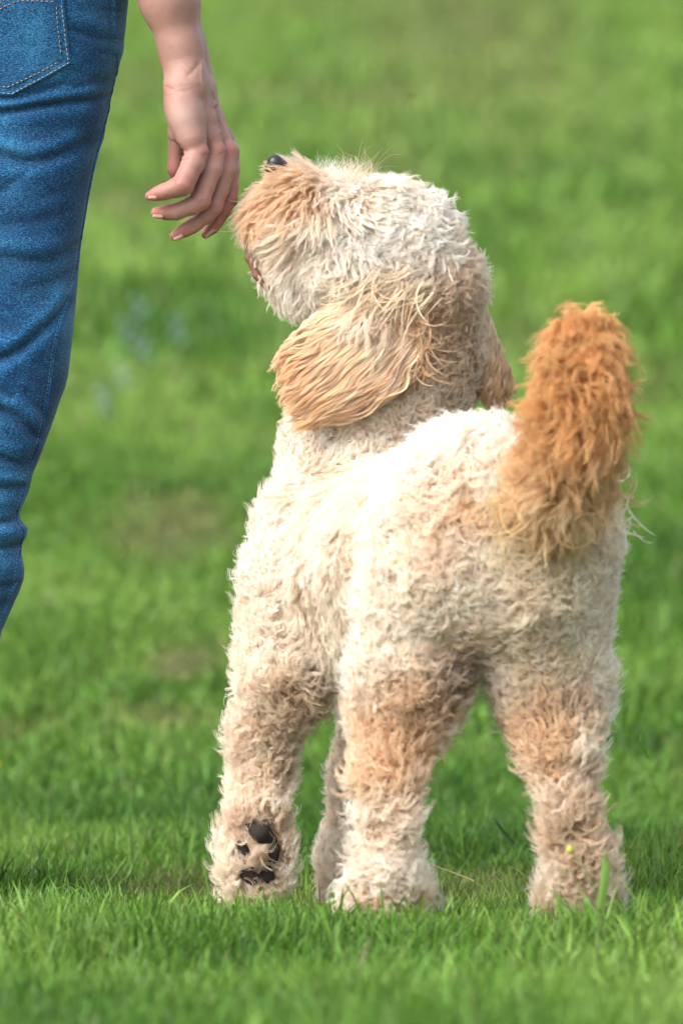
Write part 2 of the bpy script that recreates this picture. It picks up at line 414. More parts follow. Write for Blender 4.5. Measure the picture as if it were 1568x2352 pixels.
def body_coat(n_locks, per, K=9):
    P = B.scatter(n_locks, facing)
    P = P - B.normal(P) * .0005
    Wt = B.weights(P, .008); N = B.normal(P)
    L = B.param(Wt, 'L', .02); l1 = B.param(Wt, 'lie1', 1.0); kp = B.param(Wt, 'kap', 1.0)
    wv = B.param(Wt, 'wave', .001); rr = B.param(Wt, 'rr', .0042); tl = B.param(Wt, 'tail', 0)
    # no coat on the pads, the nose tip or inside the ear roots
    F = B.flow(Wt) + down * .25
    F = F + .35 * np.stack([vnoise(P, 28, 21), vnoise(P, 28, 22), vnoise(P, 28, 23)], -1)
    if np.any(tl > .3):
        m = tl > .3
        F[m] = F[m] * .8 + rng.normal(0, .3, (m.sum(), 3))
    # curl sense is shared by neighbours, so that locks gather
    sgn = np.sign(vnoise(P, 60, 9) + rng.normal(0, .35, len(P)))
    kap = sgn * kp * (.3 + rng.random(len(P)) * .8 + .5 * np.abs(vnoise(P, 35, 19)))
    L = L * (.65 + .6 * rng.random(len(P))) * (1 + .35 * vnoise(P, 28, 14))
    C, t, b = grow(P, N, F, L, .85 - .3 * tl, np.clip(l1 + rng.normal(0, .16, len(P)), .3, 1.55), kap, tl * .5, K, wave=wv * (.5 + rng.random(len(P))), wlen=.016)
    S = strands(C, N, t, b, per, rr, np.clip(B.param(Wt, 'cl', .55) + .22 * rng.random(len(P)), 0, .85), jit=.0009, Lvar=.18)
    col = dog_colour(P, tl)
    col = col * (1 + rng.normal(0, .11, (len(P), 1)) + .16 * vnoise(P, 130, 15)[:, None] * np.array([.6, 1.0, 1.3]))
    col = np.repeat(col, per, 0); col = col * (1 + rng.normal(0, .03, (len(col), 1)))
    tcol = np.repeat(tl, per)[:, None, None]
    s = np.linspace(0, 1, K)[None, :, None]
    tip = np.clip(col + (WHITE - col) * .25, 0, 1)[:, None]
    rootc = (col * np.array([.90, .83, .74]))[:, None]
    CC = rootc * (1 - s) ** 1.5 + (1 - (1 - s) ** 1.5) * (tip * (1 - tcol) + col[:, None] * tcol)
    R = (.00017 * (1 - .75 * s[..., 0] ** 2)) * (.8 + .4 * rng.random((len(S), 1)))
    return S, R, CC
S, R, CC = body_coat(50000, 13)
# soft short hair between the locks
def undercoat(n, K=5):
    P = B.scatter(n, facing); Wt = B.weights(P, .008); N = B.normal(P)
    tl = B.param(Wt, 'tail', 0)
    F = B.flow(Wt) + .8 * np.stack([vnoise(P, 50, 24), vnoise(P, 50, 25), vnoise(P, 50, 26)], -1)
    L = B.param(Wt, 'L', .02) * (.35 + .3 * rng.random(n)) * (1 - .3 * tl) * B.param(Wt, 'uc', 1.0)
    C, t, b = grow(P, N, F, L, .5 + 0 * L, 1.0 + rng.normal(0, .3, n), rng.normal(0, 1.5, n), tl * .3, K, wave=0.0)
    C = C + rng.normal(0, .0006, C.shape) * np.linspace(0, 1, K)[None, :, None]
    col = dog_colour(P, tl) * .97 * (1 + rng.normal(0, .04, (n, 1)))
    s = np.linspace(0, 1, K)[None]
    return C, .00016 * (1 - .7 * s) * (.8 + .4 * rng.random((n, 1))), np.repeat(col[:, None], K, 1)
PADC = np.array([W(*q) for q in ((600, 1915, 6.93), (560, 1955, 6.93), (630, 1963, 6.93), (573, 2008, 6.93), (615, 2012, 6.935), (590, 1910, 6.93), (632, 372, 6.97))])
def on_pad(P0, r=.0075):
    return (np.linalg.norm((P0[:, None] - PADC[None]) * np.array([1, .3, 1]), axis=2) < r * np.array([1.4, 1.15, 1.05, 1.25, 1.05, 1.3, .6])).any(1)
m = ~on_pad(S[:, 2], .0084) & ~on_pad(S[:, 4], .0076) & ~on_pad(S[:, 6], .0066) & ~on_pad(S[:, -1], .0060)
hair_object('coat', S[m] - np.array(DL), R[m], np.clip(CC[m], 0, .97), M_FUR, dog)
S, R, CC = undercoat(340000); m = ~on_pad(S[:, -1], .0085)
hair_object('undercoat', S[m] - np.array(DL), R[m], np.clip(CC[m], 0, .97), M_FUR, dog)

# ears -------------------------------------------------------------
def bez(A, Bm, T, u):
    u = u[..., None]
    return A * (1 - u) ** 2 + 2 * Bm * u * (1 - u) + T * u * u
def ear(rows, d0, name, nlock, colA, colB, label=None):
    """rows: four (A, M, T) px curves from one edge of the ear to the other"""
    R4 = [[W(p[0], p[1], d) for p, d in zip(r, d0)] for r in rows]
    R4 = np.array(R4)                       # (4,3,3)
    xs = np.linspace(0, 1, len(rows))
    def at(v, u):
        ex = (np.clip(v, 0, 1) - v)[:, None]                      # a little past either edge
        A, M, T = (np.stack([np.interp(v, xs, R4[:, j, k]) for k in range(3)], -1) for j in range(3))
        A, M, T = (X + ex * ((R4[0, j] - R4[-1, j]) * 1.0) for X, j in ((A, 0), (M, 1), (T, 2)))
        return bez(A, M, T, u)
    # the leather: a thin closed flap with thickness
    nu, nv = 22, 16
    uu, vv = np.meshgrid(np.linspace(0.30, .80, nu), np.linspace(.03, .97, nv), indexing='ij')
    mid = at(vv.ravel(), uu.ravel())
    tow = unit(CAM - mid)
    edge = np.sin(np.pi * np.clip(vv.ravel(), 0, 1)) ** .5 * np.sin(np.pi * np.clip(uu.ravel() / .82, .05, .97)) ** .4
    bow = .002 * edge[:, None]
    th = (.0008 + .0022 * edge)[:, None]
    Vf = np.concatenate([mid + tow * (bow + th), mid + tow * (bow - th)])
    i = np.arange(nu * nv).reshape(nu, nv); o = nu * nv
    q1 = np.stack([i[:-1, :-1], i[1:, :-1], i[1:, 1:], i[:-1, 1:]], -1).reshape(-1, 4)
    rim = np.concatenate([i[0, :], i[1:, -1], i[-1, -2::-1], i[-2:0:-1, 0]])
    r2 = np.roll(rim, -1)
    Qf = np.concatenate([q1, q1[:, ::-1] + o, np.stack([rim, rim + o, r2 + o, r2], -1)])
    ec = np.broadcast_to(colB * .7, Vf.shape)
    eo = link('ear', mesh_np('ear_flap', Vf - np.array(DL), Qf, True, ec), [M_SKINFUR], dog)
    if label: eo['label'] = label
    K = 18; n = nlock
    v = rng.random(n); u0 = rng.random(n) ** 1.3 * .75
    u0 = np.where(rng.random(n) < .6, u0 * .35, u0) - .30 * rng.random(n)
    ulen = .65 + .45 * rng.random(n); u1 = np.minimum(u0 + ulen, 1.0 + .055 * rng.normal(0, 1, n))
    s = np.linspace(0, 1, K)[None]
    U = u0[:, None] + (u1 - u0)[:, None] * s
    vd = v[:, None] + rng.normal(0, .10, (n, 1)) * s + rng.normal(0, .03, (n, 1))
    C = at(np.clip(vd, -.06, 1.08).ravel(), U.ravel()).reshape(n, K, 3)
    tow = unit(CAM - C); side = unit(np.cross(unit(np.gradient(C, axis=1)), tow))
    side = side * 1.0
    # over-range v spreads the outer locks a little past the edges
    C = C + side * ((v[:, None] - .5) * .004 * s)[..., None]
    layer = rng.random(n)[:, None] * .015
    bulge = .010 * np.sin(np.pi * np.clip(v, 0, 1))[:, None] ** .5
    C = C + tow * (bulge + (.002 + layer) * np.clip(U * 1.9 + .02, -.3, 1))[..., None]
    ph = 5 * vnoise(np.stack([v * 5, layer[:, 0] * 150, 0 * v], -1), 1, 31) + rng.normal(0, .3, n)
    amp = (.0016 + .0022 * rng.random(n))[:, None] * np.minimum(1, s * 3)
    lam = (.040 + .010 * vnoise(np.stack([v * 6, 0 * v, layer[:, 0] * 100], -1), 1, 32))[:, None]
    arc = U * .15 + rng.normal(0, .0015, (n, 1))
    C = C + side * (amp * np.sin(arc / lam * 6.28 + ph[:, None]))[..., None] + tow * (amp * .8 * np.cos(arc / lam * 6.28 + ph[:, None]))[..., None]
    nr = tow[:, 0]; t = unit(C[:, 1] - C[:, 0]); b = side[:, 0]
    per = 19
    S = strands(C, nr, nr, b, per, .0026, .45 + .45 * rng.random(n), jit=.0006, Lvar=.08)
    col = colA + (colB - colA) * np.clip(U * 1.25 - .15, 0, 1)[..., None]
    tone = 1 + .12 * rng.normal(0, 1, (n, 1, 1)) + .24 * vnoise(np.stack([v * 16, layer[:, 0] * 150, U[:, 0] * 3], -1), 1, 35)[:, None, None]; pale = (rng.random((n, 1, 1)) < .22) * .6
    col = col * tone; col = col * (1 - pale) + np.array([.93, .82, .68]) * pale
    col = np.repeat(col, per, 0) * (1 + rng.normal(0, .03, (n * per, 1, 1)))
    Rr = .00017 * (1 - .7 * s ** 2) * (.8 + .4 * rng.random((n * per, 1)))
    hair_object('ear_fur', S - np.array(DL), Rr, np.clip(col, 0, .95), M_FUR, eo)
    return eo
ear([[(840, 660), (700, 745), (636, 838)], [(885, 625), (765, 812), (662, 940)], [(932, 630), (900, 850), (712, 975)], [(968, 680), (1000, 880), (765, 968)]],
    (6.985, 6.948, 6.962), 'ear', 1700, np.array([.90, .78, .64]), np.array([.80, .575, .37]))
ear([[(1085, 690), (1085, 820), (1095, 900)], [(1100, 700), (1110, 830), (1120, 935)], [(1110, 710), (1135, 830), (1150, 930)], [(1118, 720), (1160, 830), (1180, 900)]],
    (7.06, 7.05, 7.05), 'ear', 700, np.array([.80, .66, .50]), np.array([.62, .42, .24]))
lipm = principled('lip', (.20, .085, .06), .55)
# nose and pads -------------------------------------------------------
M_BLACK = principled('wet_nose', (.022, .018, .028), .38, bump=(900, .3, .0004))
M_PAD = principled('paw_pad', (.030, .024, .022), .95, spec=.15, bump=(1400, .8, .0006))
def blob(name, parts, h, mat, parent, label=None, k=.003):
    b = Body(); b.chain(parts, k=k) if len(parts) > 1 else b.chain(parts, k=k)
    v, q = b.build(h, .006)
    o = link(name, mesh_np(name, v - np.array(DL), q), [mat], parent)
    if label: o['label'] = label
    return o
blob('nose', [(620, 384, 6.985, 13), (632, 374, 6.98, 18), (647, 380, 6.985, 14)], .0012, M_BLACK, dog)
blob('lip', [(566, 548, 6.985, 6), (572, 592, 6.985, 9), (590, 632, 6.985, 9), (614, 664, 6.985, 6)], .001, lipm, dog)
for pts in ([(574, 1898, 6.928, 14), (600, 1914, 6.922, 22), (622, 1930, 6.926, 15)], [(553, 1946, 6.926, 17), (562, 1966, 6.925, 15)],
            [(630, 1952, 6.929, 14), (627, 1972, 6.929, 13)], [(564, 2002, 6.926, 19), (580, 2018, 6.926, 17)], [(611, 2002, 6.930, 16), (616, 2016, 6.930, 14)]):
    blob('paw_pad', pts, .001, M_PAD, dog)

# ================================================================== the lawn
def terrain(x, y):
    """height of the lawn: level round the dog, a bank rising behind it"""
    t = np.maximum(y - 1.2, 0)
    z = .13 * (np.sqrt(t * t + .8) - .8944)
    P = np.stack([x, y, 0 * x], -1)
    fade = np.clip((y + 9) / 3, 0, 1)
    z = z + .010 * vnoise(P, 2.2, 41) + .05 * vnoise(P, .45, 42) * np.clip((y - 1.5) / 4, 0, 1)
    far = np.maximum(y - 60, 0)
    return z * fade - far * far * .0004 * 0
def ray_ground(px, py):
    d = np.linspace(5.5, 60, 4000); Q = W(px + 0 * d, py + 0 * d, d); i = np.argmax(Q[:, 2] < terrain(Q[:, 0], Q[:, 1])); return Q[i]
WORN = [(*ray_ground(a, b)[:2], rx, ry, st) for a, b, rx, ry, st in ((400, 1215, .10, .35, 1.0), (430, 1525, .06, .16, 1.2), (370, 1668, .07, .12, 1.3), (20, 2085, .05, .03, 1.0), (1070, 60, .35, 3.5, .7), (880, 420, .12, 1.2, .5), (60, 1690, .05, .1, .5))]
def lawn_tone(P):
    """greenness of the turf in patches (0 yellow-dry .. 1 deep green) and a dryness mask"""
    Q2 = P * np.array([1.0, .55, 1.0])
    a = .5 + .5 * vnoise(Q2, 2.6, 51) * .9 + .30 * vnoise(Q2, 7, 52)
    d = vnoise(Q2, 1.7, 53) * .7 + .4 * vnoise(Q2, 6, 54)
    dd = np.clip((d - .36) * 3.0, 0, 1)
    for (gx, gy, rx, ry, st) in WORN:
        q = np.hypot((P[..., 0] - gx) / rx, (P[..., 1] - gy) / ry)
        dd = np.maximum(dd, st * np.clip(1.4 - q + .5 * vnoise(P, 14, 55), 0, 1))
    return np.clip(a + .38 * np.clip((P[..., 1] - 1.5) / 12, 0, 1), 0, 1), dd
G_DEEP = np.array([.033, .108, .010]); G_MID = np.array([.100, .222, .025]); G_LIT = np.array([.205, .325, .060]); G_DRY = np.array([.21, .175, .075])
def lawn_colour(P, r=None):
    a, d = lawn_tone(P)
    if r is None: r = np.full(len(P), .5)
    a = np.clip(a * .75 + r * .5 - .12, 0, 1)[:, None]
    c = np.where(a < .5, G_DEEP + (G_MID - G_DEEP) * a * 2, G_MID + (G_LIT - G_MID) * (a * 2 - 1))
    d = (d * .55)[:, None]
    return c * (1 - d) + G_DRY * d
ys = np.concatenate([np.linspace(-12, -3, 20)[:-1], np.linspace(-3, 4, 180)[:-1], np.linspace(4, 30, 200)[:-1], np.linspace(30, 260, 50)])
xs = np.sign(np.linspace(-1, 1, 181)) * (np.abs(np.linspace(-1, 1, 181)) ** 3 * 115 + np.abs(np.linspace(-1, 1, 181)) * 5)
X, Y = np.meshgrid(xs, ys, indexing='ij'); Xr, Yr = X.ravel(), Y.ravel()
VG = np.stack([Xr, Yr, terrain(Xr, Yr)], -1); i = np.arange(len(VG)).reshape(X.shape)
QG = np.stack([i[:-1, :-1], i[1:, :-1], i[1:, 1:], i[:-1, 1:]], -1).reshape(-1, 4)
m, n, out = new_mat('turf')
p = nd(n, 'ShaderNodeBsdfPrincipled', Roughness=.9); p.inputs['Specular IOR Level'].default_value = .15
a = nd(n, 'ShaderNodeAttribute', attribute_name='col'); tc = nd(n, 'ShaderNodeTexCoord')
nz = nd(n, 'ShaderNodeTexNoise', Scale=60.0, Detail=5.0, Roughness=.7); n.links.new(tc.outputs['Object'], nz.inputs['Vector'])
rp = nd(n, 'ShaderNodeMapRange'); rp.inputs['From Min'].default_value = .3; rp.inputs['From Max'].default_value = .7; rp.inputs['To Min'].default_value = .5; rp.inputs['To Max'].default_value = 1.25
n.links.new(nz.outputs[0], rp.inputs['Value'])
mu = nd(n, 'ShaderNodeVectorMath', operation='SCALE'); n.links.new(a.outputs['Color'], mu.inputs[0]); n.links.new(rp.outputs[0], mu.inputs['Scale'])
n.links.new(mu.outputs[0], p.inputs['Base Color'])
bp = nd(n, 'ShaderNodeBump', Strength=.8, Distance=.02); n.links.new(nz.outputs[0], bp.inputs['Height']); n.links.new(bp.outputs[0], p.inputs['Normal'])
n.links.new(p.outputs[0], out.inputs[0])
tag(link('ground', mesh_np('ground', VG, QG, True, lawn_colour(VG) * .5 + np.array([.012, .010, .004])), [m]), 'green lawn rising into a bank behind the dog', 'ground', kind='structure')

def blades(x, y, h, wd, lean, col, curl=.6):
    """flat bent grass blades as one mesh: 7 points each"""
    n = len(x); z = terrain(x, y) - .004
    az = rng.random(n) * 6.28; la = rng.random(n) * 6.28
    side = np.stack([np.cos(az), np.sin(az), 0 * az], -1); ld = np.stack([np.cos(la), np.sin(la), 0 * la], -1)
    root = np.stack([x, y, z], -1); V = []
    for s, wf in ((0, 1.0), (.38, .95), (.72, .62), (1.0, 0)):
        bend = lean * (s * (1 - curl) + curl * s * s)
        c = root + ld * (h * bend)[:, None] + np.array([0, 0, 1.0]) * (h * s * np.sqrt(np.maximum(1 - (lean * s) ** 2 * .6, .12)))[:, None]
        if wf: V += [c - side * (wd * wf / 2)[:, None], c + side * (wd * wf / 2)[:, None]]
        else: V.append(c)
    V = np.stack(V, 1).reshape(-1, 3); b = (np.arange(n) * 7)[:, None]
    T = np.concatenate([b + np.array([t]) for t in ([0, 1, 3], [0, 3, 2], [2, 3, 5], [2, 5, 4], [4, 5, 6])])
    tipc = np.array([.85, .85, .95, .95, 1.0, 1.0, 1.08])[None, :, None]  # roots darker than tips: shade near the ground painted into the blades
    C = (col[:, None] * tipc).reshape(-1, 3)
    return V, T, C
def field(n, y0, y1, wx, h, wd, lean, keep=None):
    y = y0 + (y1 - y0) * rng.random(n); hw = wx(y); x = (rng.random(n) * 2 - 1) * hw
    P = np.stack([x, y, 0 * x], -1)
    dens = .5 + .5 * vnoise(P, 9, 61); a, d = lawn_tone(P)
    k = rng.random(n) < np.clip(.55 + dens * .6 - d * .55, 0, 1)
    x, y, P, d = x[k], y[k], P[k], d[k]; n = len(x)
    hh = h * (.5 + .8 * rng.random(n)) * (1 + .45 * vnoise(P, 6, 62) + .3 * vnoise(P, 17, 63)) * (1 - .45 * d)
    c = lawn_colour(P, rng.random(n))
    straw = rng.random(n) < .012 + .16 * d
    c[straw] = np.array([.26, .24, .09]) * (.6 + .5 * rng.random((straw.sum(), 1)))
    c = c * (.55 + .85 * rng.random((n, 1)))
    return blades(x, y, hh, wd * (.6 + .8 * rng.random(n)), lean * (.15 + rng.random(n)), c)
parts = [field(250000, -2.0, 1.6, lambda y: 1.0 + .06 * (y + 2), .027, .0020, .75),
         field(9000, -2.0, 1.2, lambda y: .75 + 0 * y, .042, .0030, .8),
         field(170000, 1.6, 6.0, lambda y: 1.5 + .15 * y, .034, .0045, .8),
         field(170000, 6.0, 26.0, lambda y: 2.2 + .22 * y, .055, .012, .8)]
off = 0; Vs, Ts, Cs = [], [], []
for v, t, c in parts:
    Vs.append(v); Ts.append(t + off); Cs.append(c); off += len(v)
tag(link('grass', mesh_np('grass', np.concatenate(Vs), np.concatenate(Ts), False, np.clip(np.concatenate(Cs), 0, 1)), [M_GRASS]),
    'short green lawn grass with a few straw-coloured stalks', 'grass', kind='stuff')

# ================================================================== the person
person = tag(empty('person', (-.33, .03, 0)), 'person in blue jeans seen from behind, right hand hanging down before the dog\'s muzzle', 'person')
PL = np.array(person.location)
M_SKIN = principled('skin', attr=True, rough=.48, spec=.35, sss=.18, bump=(900, .6, .0008))
H = Body()
def HC(cx, cy): return 250.9 + cx * .24, 125.4 + cy * .24
def hch(pts, k, **par): H.chain([(*HC(p[0], p[1]), p[2], p[3] * .24) for p in pts], k=k, **par)
# forearm (px of the photograph), elbow and upper arm above the frame
H.chain([(424, 150, 6.985, 39), (414, 110, 6.985, 46), (386, 0, 6.985, 62), (366, -75, 6.987, 73), (345, -150, 6.99, 82), (300, -330, 7.0, 92)], k=.012)
H.chain([(438, 160, 7.01, 40), (428, 110, 7.01, 42), (398, 0, 7.01, 56), (375, -75, 7.01, 67), (355, -150, 7.01, 76), (305, -330, 7.01, 88)], k=.012)
H.chain([(300, -330, 7.0, 92), (285, -470, 7.02, 100), (275, -700, 7.03, 112)], k=.02)
hch([(700, 90, 6.985, 165), (735, 240, 6.98, 178), (745, 330, 6.975, 180)], .012)
hch([(800, 90, 7.01, 130), (820, 240, 7.01, 140), (850, 330, 7.01, 150)], .012)
# palm and back of the hand
hch([(660, 330, 6.972, 126), (690, 480, 6.968, 146), (725, 570, 6.966, 150), (752, 660, 6.965, 142), (790, 800, 6.962, 116), (835, 920, 6.962, 92)], .010)
hch([(790, 330, 6.99, 165), (880, 600, 6.985, 128), (960, 780, 6.982, 92), (1020, 905, 6.98, 84)], .007)
hch([(870, 330, 7.0, 140), (960, 600, 7.003, 100), (1060, 780, 7.0, 80), (1140, 905, 6.998, 78)], .007)
hch([(900, 330, 7.01, 110), (1000, 600, 7.02, 86), (1110, 790, 7.018, 70), (1165, 915, 7.016, 66)], .007)
hch([(700, 450, 7.0, 110), (760, 650, 7.0, 120)], .008)
# fingers: little, ring, middle, index
FING = {
 'little': [(835, 925, 6.962, 90), (800, 1040, 6.957, 92), (745, 1160, 6.953, 84), (700, 1245, 6.951, 88), (640, 1272, 6.950, 76), (520, 1312, 6.950, 64), (455, 1330, 6.951, 54), (388, 1350, 6.952, 38)],
 'ring': [(1015, 925, 6.980, 84), (970, 1090, 6.974, 90), (915, 1260, 6.970, 78), (868, 1390, 6.966, 84), (800, 1440, 6.965, 74), (640, 1500, 6.966, 66), (560, 1508, 6.967, 60), (450, 1512, 6.968, 46)],
 'middle': [(1130, 925, 6.998, 80), (1105, 1100, 6.992, 84), (1060, 1290, 6.988, 70), (1000, 1450, 6.984, 72), (930, 1530, 6.984, 68), (800, 1630, 6.985, 62), (730, 1670, 6.985, 58), (630, 1730, 6.986, 44)],
 'index': [(1160, 925, 7.016, 70), (1165, 1100, 7.010, 68), (1165, 1260, 7.006, 58), (1150, 1380, 7.003, 62), (1100, 1480, 7.002, 58), (1030, 1590, 7.002, 54), (985, 1650, 7.003, 52), (925, 1712, 7.004, 40)]}
for f, pts in FING.items():
    hch([(*p[:3], p[3] * 1.2) for p in pts], .0028)
# knuckles and thumb
for kx, ky, kd, r in ((885, 925, 6.958, 52), (1035, 915, 6.976, 54), (1150, 905, 6.994, 56), (1178, 905, 7.010, 50), (1020, 470, 6.985, 24)):
    hch([(kx, ky, kd, r)], .006)
hch([(650, 520, 7.02, 90), (655, 760, 7.03, 82), (650, 900, 7.035, 66), (640, 1020, 7.037, 62), (635, 1100, 7.038, 62), (640, 1160, 7.04, 46)], .008)
# tendons and veins on the back of the hand, tendon at the wrist
VH, QH = H.build(.0013, .006)
def skin_colour(P):
    c = np.broadcast_to(np.array([.325, .18, .145]), P.shape).copy()
    n1 = vnoise(P, 55, 71)[:, None]; n2 = vnoise(P, 220, 72)[:, None]
    c = c * (1 + .09 * n1 + .06 * n2 * np.array([.6, 1, 1]))
    pink = np.array([.34, .115, .098])
    for cx, cy, d, r, s in ((900, 920, 6.955, 90, .45), (1040, 900, 6.97, 80, .6), (1170, 910, 6.98, 100, .75), (700, 1240, 6.95, 130, .75), (880, 1390, 6.966, 110, .5), (1010, 1460, 6.984, 90, .5),
                            (1150, 1400, 7.0, 130, .6), (420, 1345, 6.95, 110, .85), (480, 1510, 6.967, 120, .8), (680, 1700, 6.985, 110, .85), (950, 1690, 7.003, 130, .95), (640, 1100, 7.035, 170, .8), (560, 380, 6.96, 80, .5)):
        p = W(*HC(cx, cy), d); q = np.linalg.norm(P - p, axis=1) / (r * .24 * 7 / FPX)
        mm = (s * np.exp(-(q ** 2) * .8))[:, None]; c = c * (1 - mm) + pink * mm
    p = W(*HC(700, 600), 6.95); q = np.linalg.norm(P - p, axis=1) / (150 * .24 * 7 / FPX)
    mm = (.6 * np.exp(-q ** 2))[:, None]; c = c * (1 - mm) + np.array([.46, .31, .27]) * mm
    # freckles on the forearm
    px, py, _ = project(P)
    rs = np.random.default_rng(5)
    fr = W(330 + 130 * rs.random(50), 5 + 130 * rs.random(50), 6.955)
    for p in fr:
        q = np.linalg.norm((P - p) * np.array([1, .15, 1]), axis=1) / (.0009 + .0007 * rs.random())
        mm = (.30 * np.exp(-q ** 2))[:, None]; c = c * (1 - mm) + np.array([.28, .13, .07]) * mm
    p = W(*HC(838, 72), 6.95); q = np.linalg.norm((P - p) * np.array([1, .1, 1]), axis=1) / .0013
    mm = (.8 * np.exp(-q ** 2))[:, None]; c = c * (1 - mm) + np.array([.10, .05, .04]) * mm
    return c
# fine creases and folds of the skin
def creases(V, N, lines):
    dz = np.zeros(len(V))
    px, py, d = project(V)
    for pts, amp, wd in lines:
        best = np.full(len(V), 1e9)
        for (x0, y0), (x1, y1) in zip(pts[:-1], pts[1:]):
            dx, dy = x1 - x0, y1 - y0
            t = np.clip(((px - x0) * dx + (py - y0) * dy) / (dx * dx + dy * dy), 0, 1)
            best = np.minimum(best, np.hypot(px - x0 - t * dx, py - y0 - t * dy))
        dz += amp * np.exp(-(best / wd) ** 2)
    return V + N * dz[:, None]
NH = H.normal(VH)
hl = lambda *p: [HC(*q) for q in p]
VH2 = creases(VH, NH, [(hl((890, 60), (880, 200), (900, 330), (895, 480), (930, 620), (960, 800)), .0008, 3.2), (hl((990, 330), (1010, 430), (1000, 480), (945, 495)), .0010, 2.6), (hl((1000, 560), (1010, 640), (1060, 700), (1050, 745)), .0010, 2.6), (hl((985, 690), (975, 800), (985, 870)), .0008, 2.6), (hl((1060, 620), (1120, 760), (1160, 850)), .0008, 3), (hl((850, 90), (790, 170), (760, 190)), -.0010, 6), (hl((905, 1390), (860, 1420)), -.0005, 1.8), (hl((640, 1215), (700, 1225), (760, 1260)), .0004, 4), (hl((560, 345), (680, 360), (820, 350), (880, 330)), -.0004, 2), (hl((900, 960), (990, 945)), -.0006, 3), (hl((1060, 960), (1110, 930)), -.0006, 3),
    (hl((535, 300), (640, 345), (760, 330), (880, 300)), -.0006, 3), (hl((540, 395), (640, 370), (760, 350)), -.0004, 2.5), (hl((560, 330), (700, 300), (850, 285)), -.0003, 2.5),
    (hl((690, 905), (745, 925)), -.0010, 2.5), (hl((690, 955), (750, 960)), -.0009, 2.5), (hl((690, 1010), (760, 1000)), -.0009, 2.5), (hl((632, 1180), (650, 1215)), -.0010, 3),
    (hl((500, 1255), (515, 1290)), -.0007, 2.5), (hl((765, 1345), (790, 1385)), -.0009, 3), (hl((600, 1440), (610, 1470)), -.0006, 2.5),
    (hl((870, 1400), (930, 1385)), -.0005, 2), (hl((880, 1430), (935, 1405)), -.0005, 2), (hl((985, 1490), (1040, 1465)), -.0005, 2), (hl((590, 820), (690, 880)), -.0008, 3)])
hb = link('body', mesh_np('arm_and_hand', VH2 - PL, QH, True, skin_colour(VH)), [M_SKIN], person)
M_NAIL = principled('nail', (.42, .22, .18), .38, spec=.5)
for key, ends, dd in (('little', ((392, 1366), (440, 1366)), 6.9455), ('ring', ((432, 1545), (500, 1548)), 6.960), ('middle', ((632, 1762), (690, 1735)), 6.978), ('index', ((930, 1735), (985, 1680)), 6.996)):
    b = Body(); (x0, y0), (x1, y1) = ends
    b.chain([(*HC(x0, y0), dd, 20 * .24), (*HC(x1, y1), dd, 21 * .24)], k=.001)
    v, q = b.build(.0006, .003); o = link('fingernail', mesh_np('fingernail', v - PL, q), [M_NAIL], hb)

M_SHOE = principled('shoe_canvas', (.12, .12, .13), .8)
for sx, lab in ((-88 - 100, 'shoe'), (-470, 'shoe')):
    x0 = float(W(sx, 1985, 7.05)[0]); b = Body()
    for (ya, za, ra, yb, zb, rb) in ((.02, .06, .048, .08, .045, .046), (.08, .045, .046, .20, .036, .042)):
        b.seg.append((np.array([x0, ya, za]), np.array([x0, yb, zb]), ra * .9, rb * .9, .01, {}))
    v, q = b.build(.004, .01); v[:, 2] = np.maximum(v[:, 2], .002); link('shoe', mesh_np('shoe', v - PL, q), [M_SHOE], person)
# shirt, above the frame: hem, back and the sleeve over the upper arm
b = Body()
for p0, r0, p1, r1 in (((-.51, .06, 1.09), .125, (-.50, .06, 1.32), .12), ((-.31, .06, 1.09), .125, (-.33, .06, 1.32), .12), ((-.41, .06, 1.09), .13, (-.41, .06, 1.36), .11),
                       ((-.56, .06, 1.40), .065, (-.25, .06, 1.40), .065), ((-.25, .06, 1.40), .065, (-.232, .02, 1.17), .056), ((-.57, .06, 1.40), .065, (-.60, .04, 1.17), .056)):
    b.seg.append((np.array(p0), np.array(p1), r0, r1, .03, {}))
v, q = b.build(.008, .02); v[:, 2] = np.maximum(v[:, 2], .972)
link('shirt', mesh_np('shirt', v - PL, q), [principled('shirt_cotton', (.30, .31, .33), .9)], person)
# jeans ---------------------------------------------------------------
edge = np.array([(310, -260), (303, -120), (295, 0), (290, 50), (283, 120), (268, 170), (256, 215), (251, 250), (243, 290), (240, 315), (228, 345), (215, 400), (205, 450), (195, 510), (186, 560), (181, 620), (176, 680),
    (170, 740), (164, 800), (157, 860), (150, 890), (138, 920), (125, 960), (110, 1000), (92, 1050), (75, 1090), (68, 1125), (55, 1155), (45, 1178), (48, 1195), (63, 1213), (60, 1235), (48, 1252), (50, 1275), (56, 1310),
    (54, 1335), (40, 1370), (15, 1425), (4, 1450), (-4, 1490), (-30, 1600), (-60, 1750), (-85, 1900), (-88, 1985)], float)
hwid = np.array([(-260, 250), (0, 235), (290, 190), (570, 172), (870, 150), (1100, 130), (1250, 122), (1500, 112), (1985, 100)], float)
NZ, NT = 900, 420
py = np.linspace(-260, 1985, NZ)
ex = np.interp(py, edge[:, 1], edge[:, 0]); hw = np.interp(py, hwid[:, 0], hwid[:, 1])
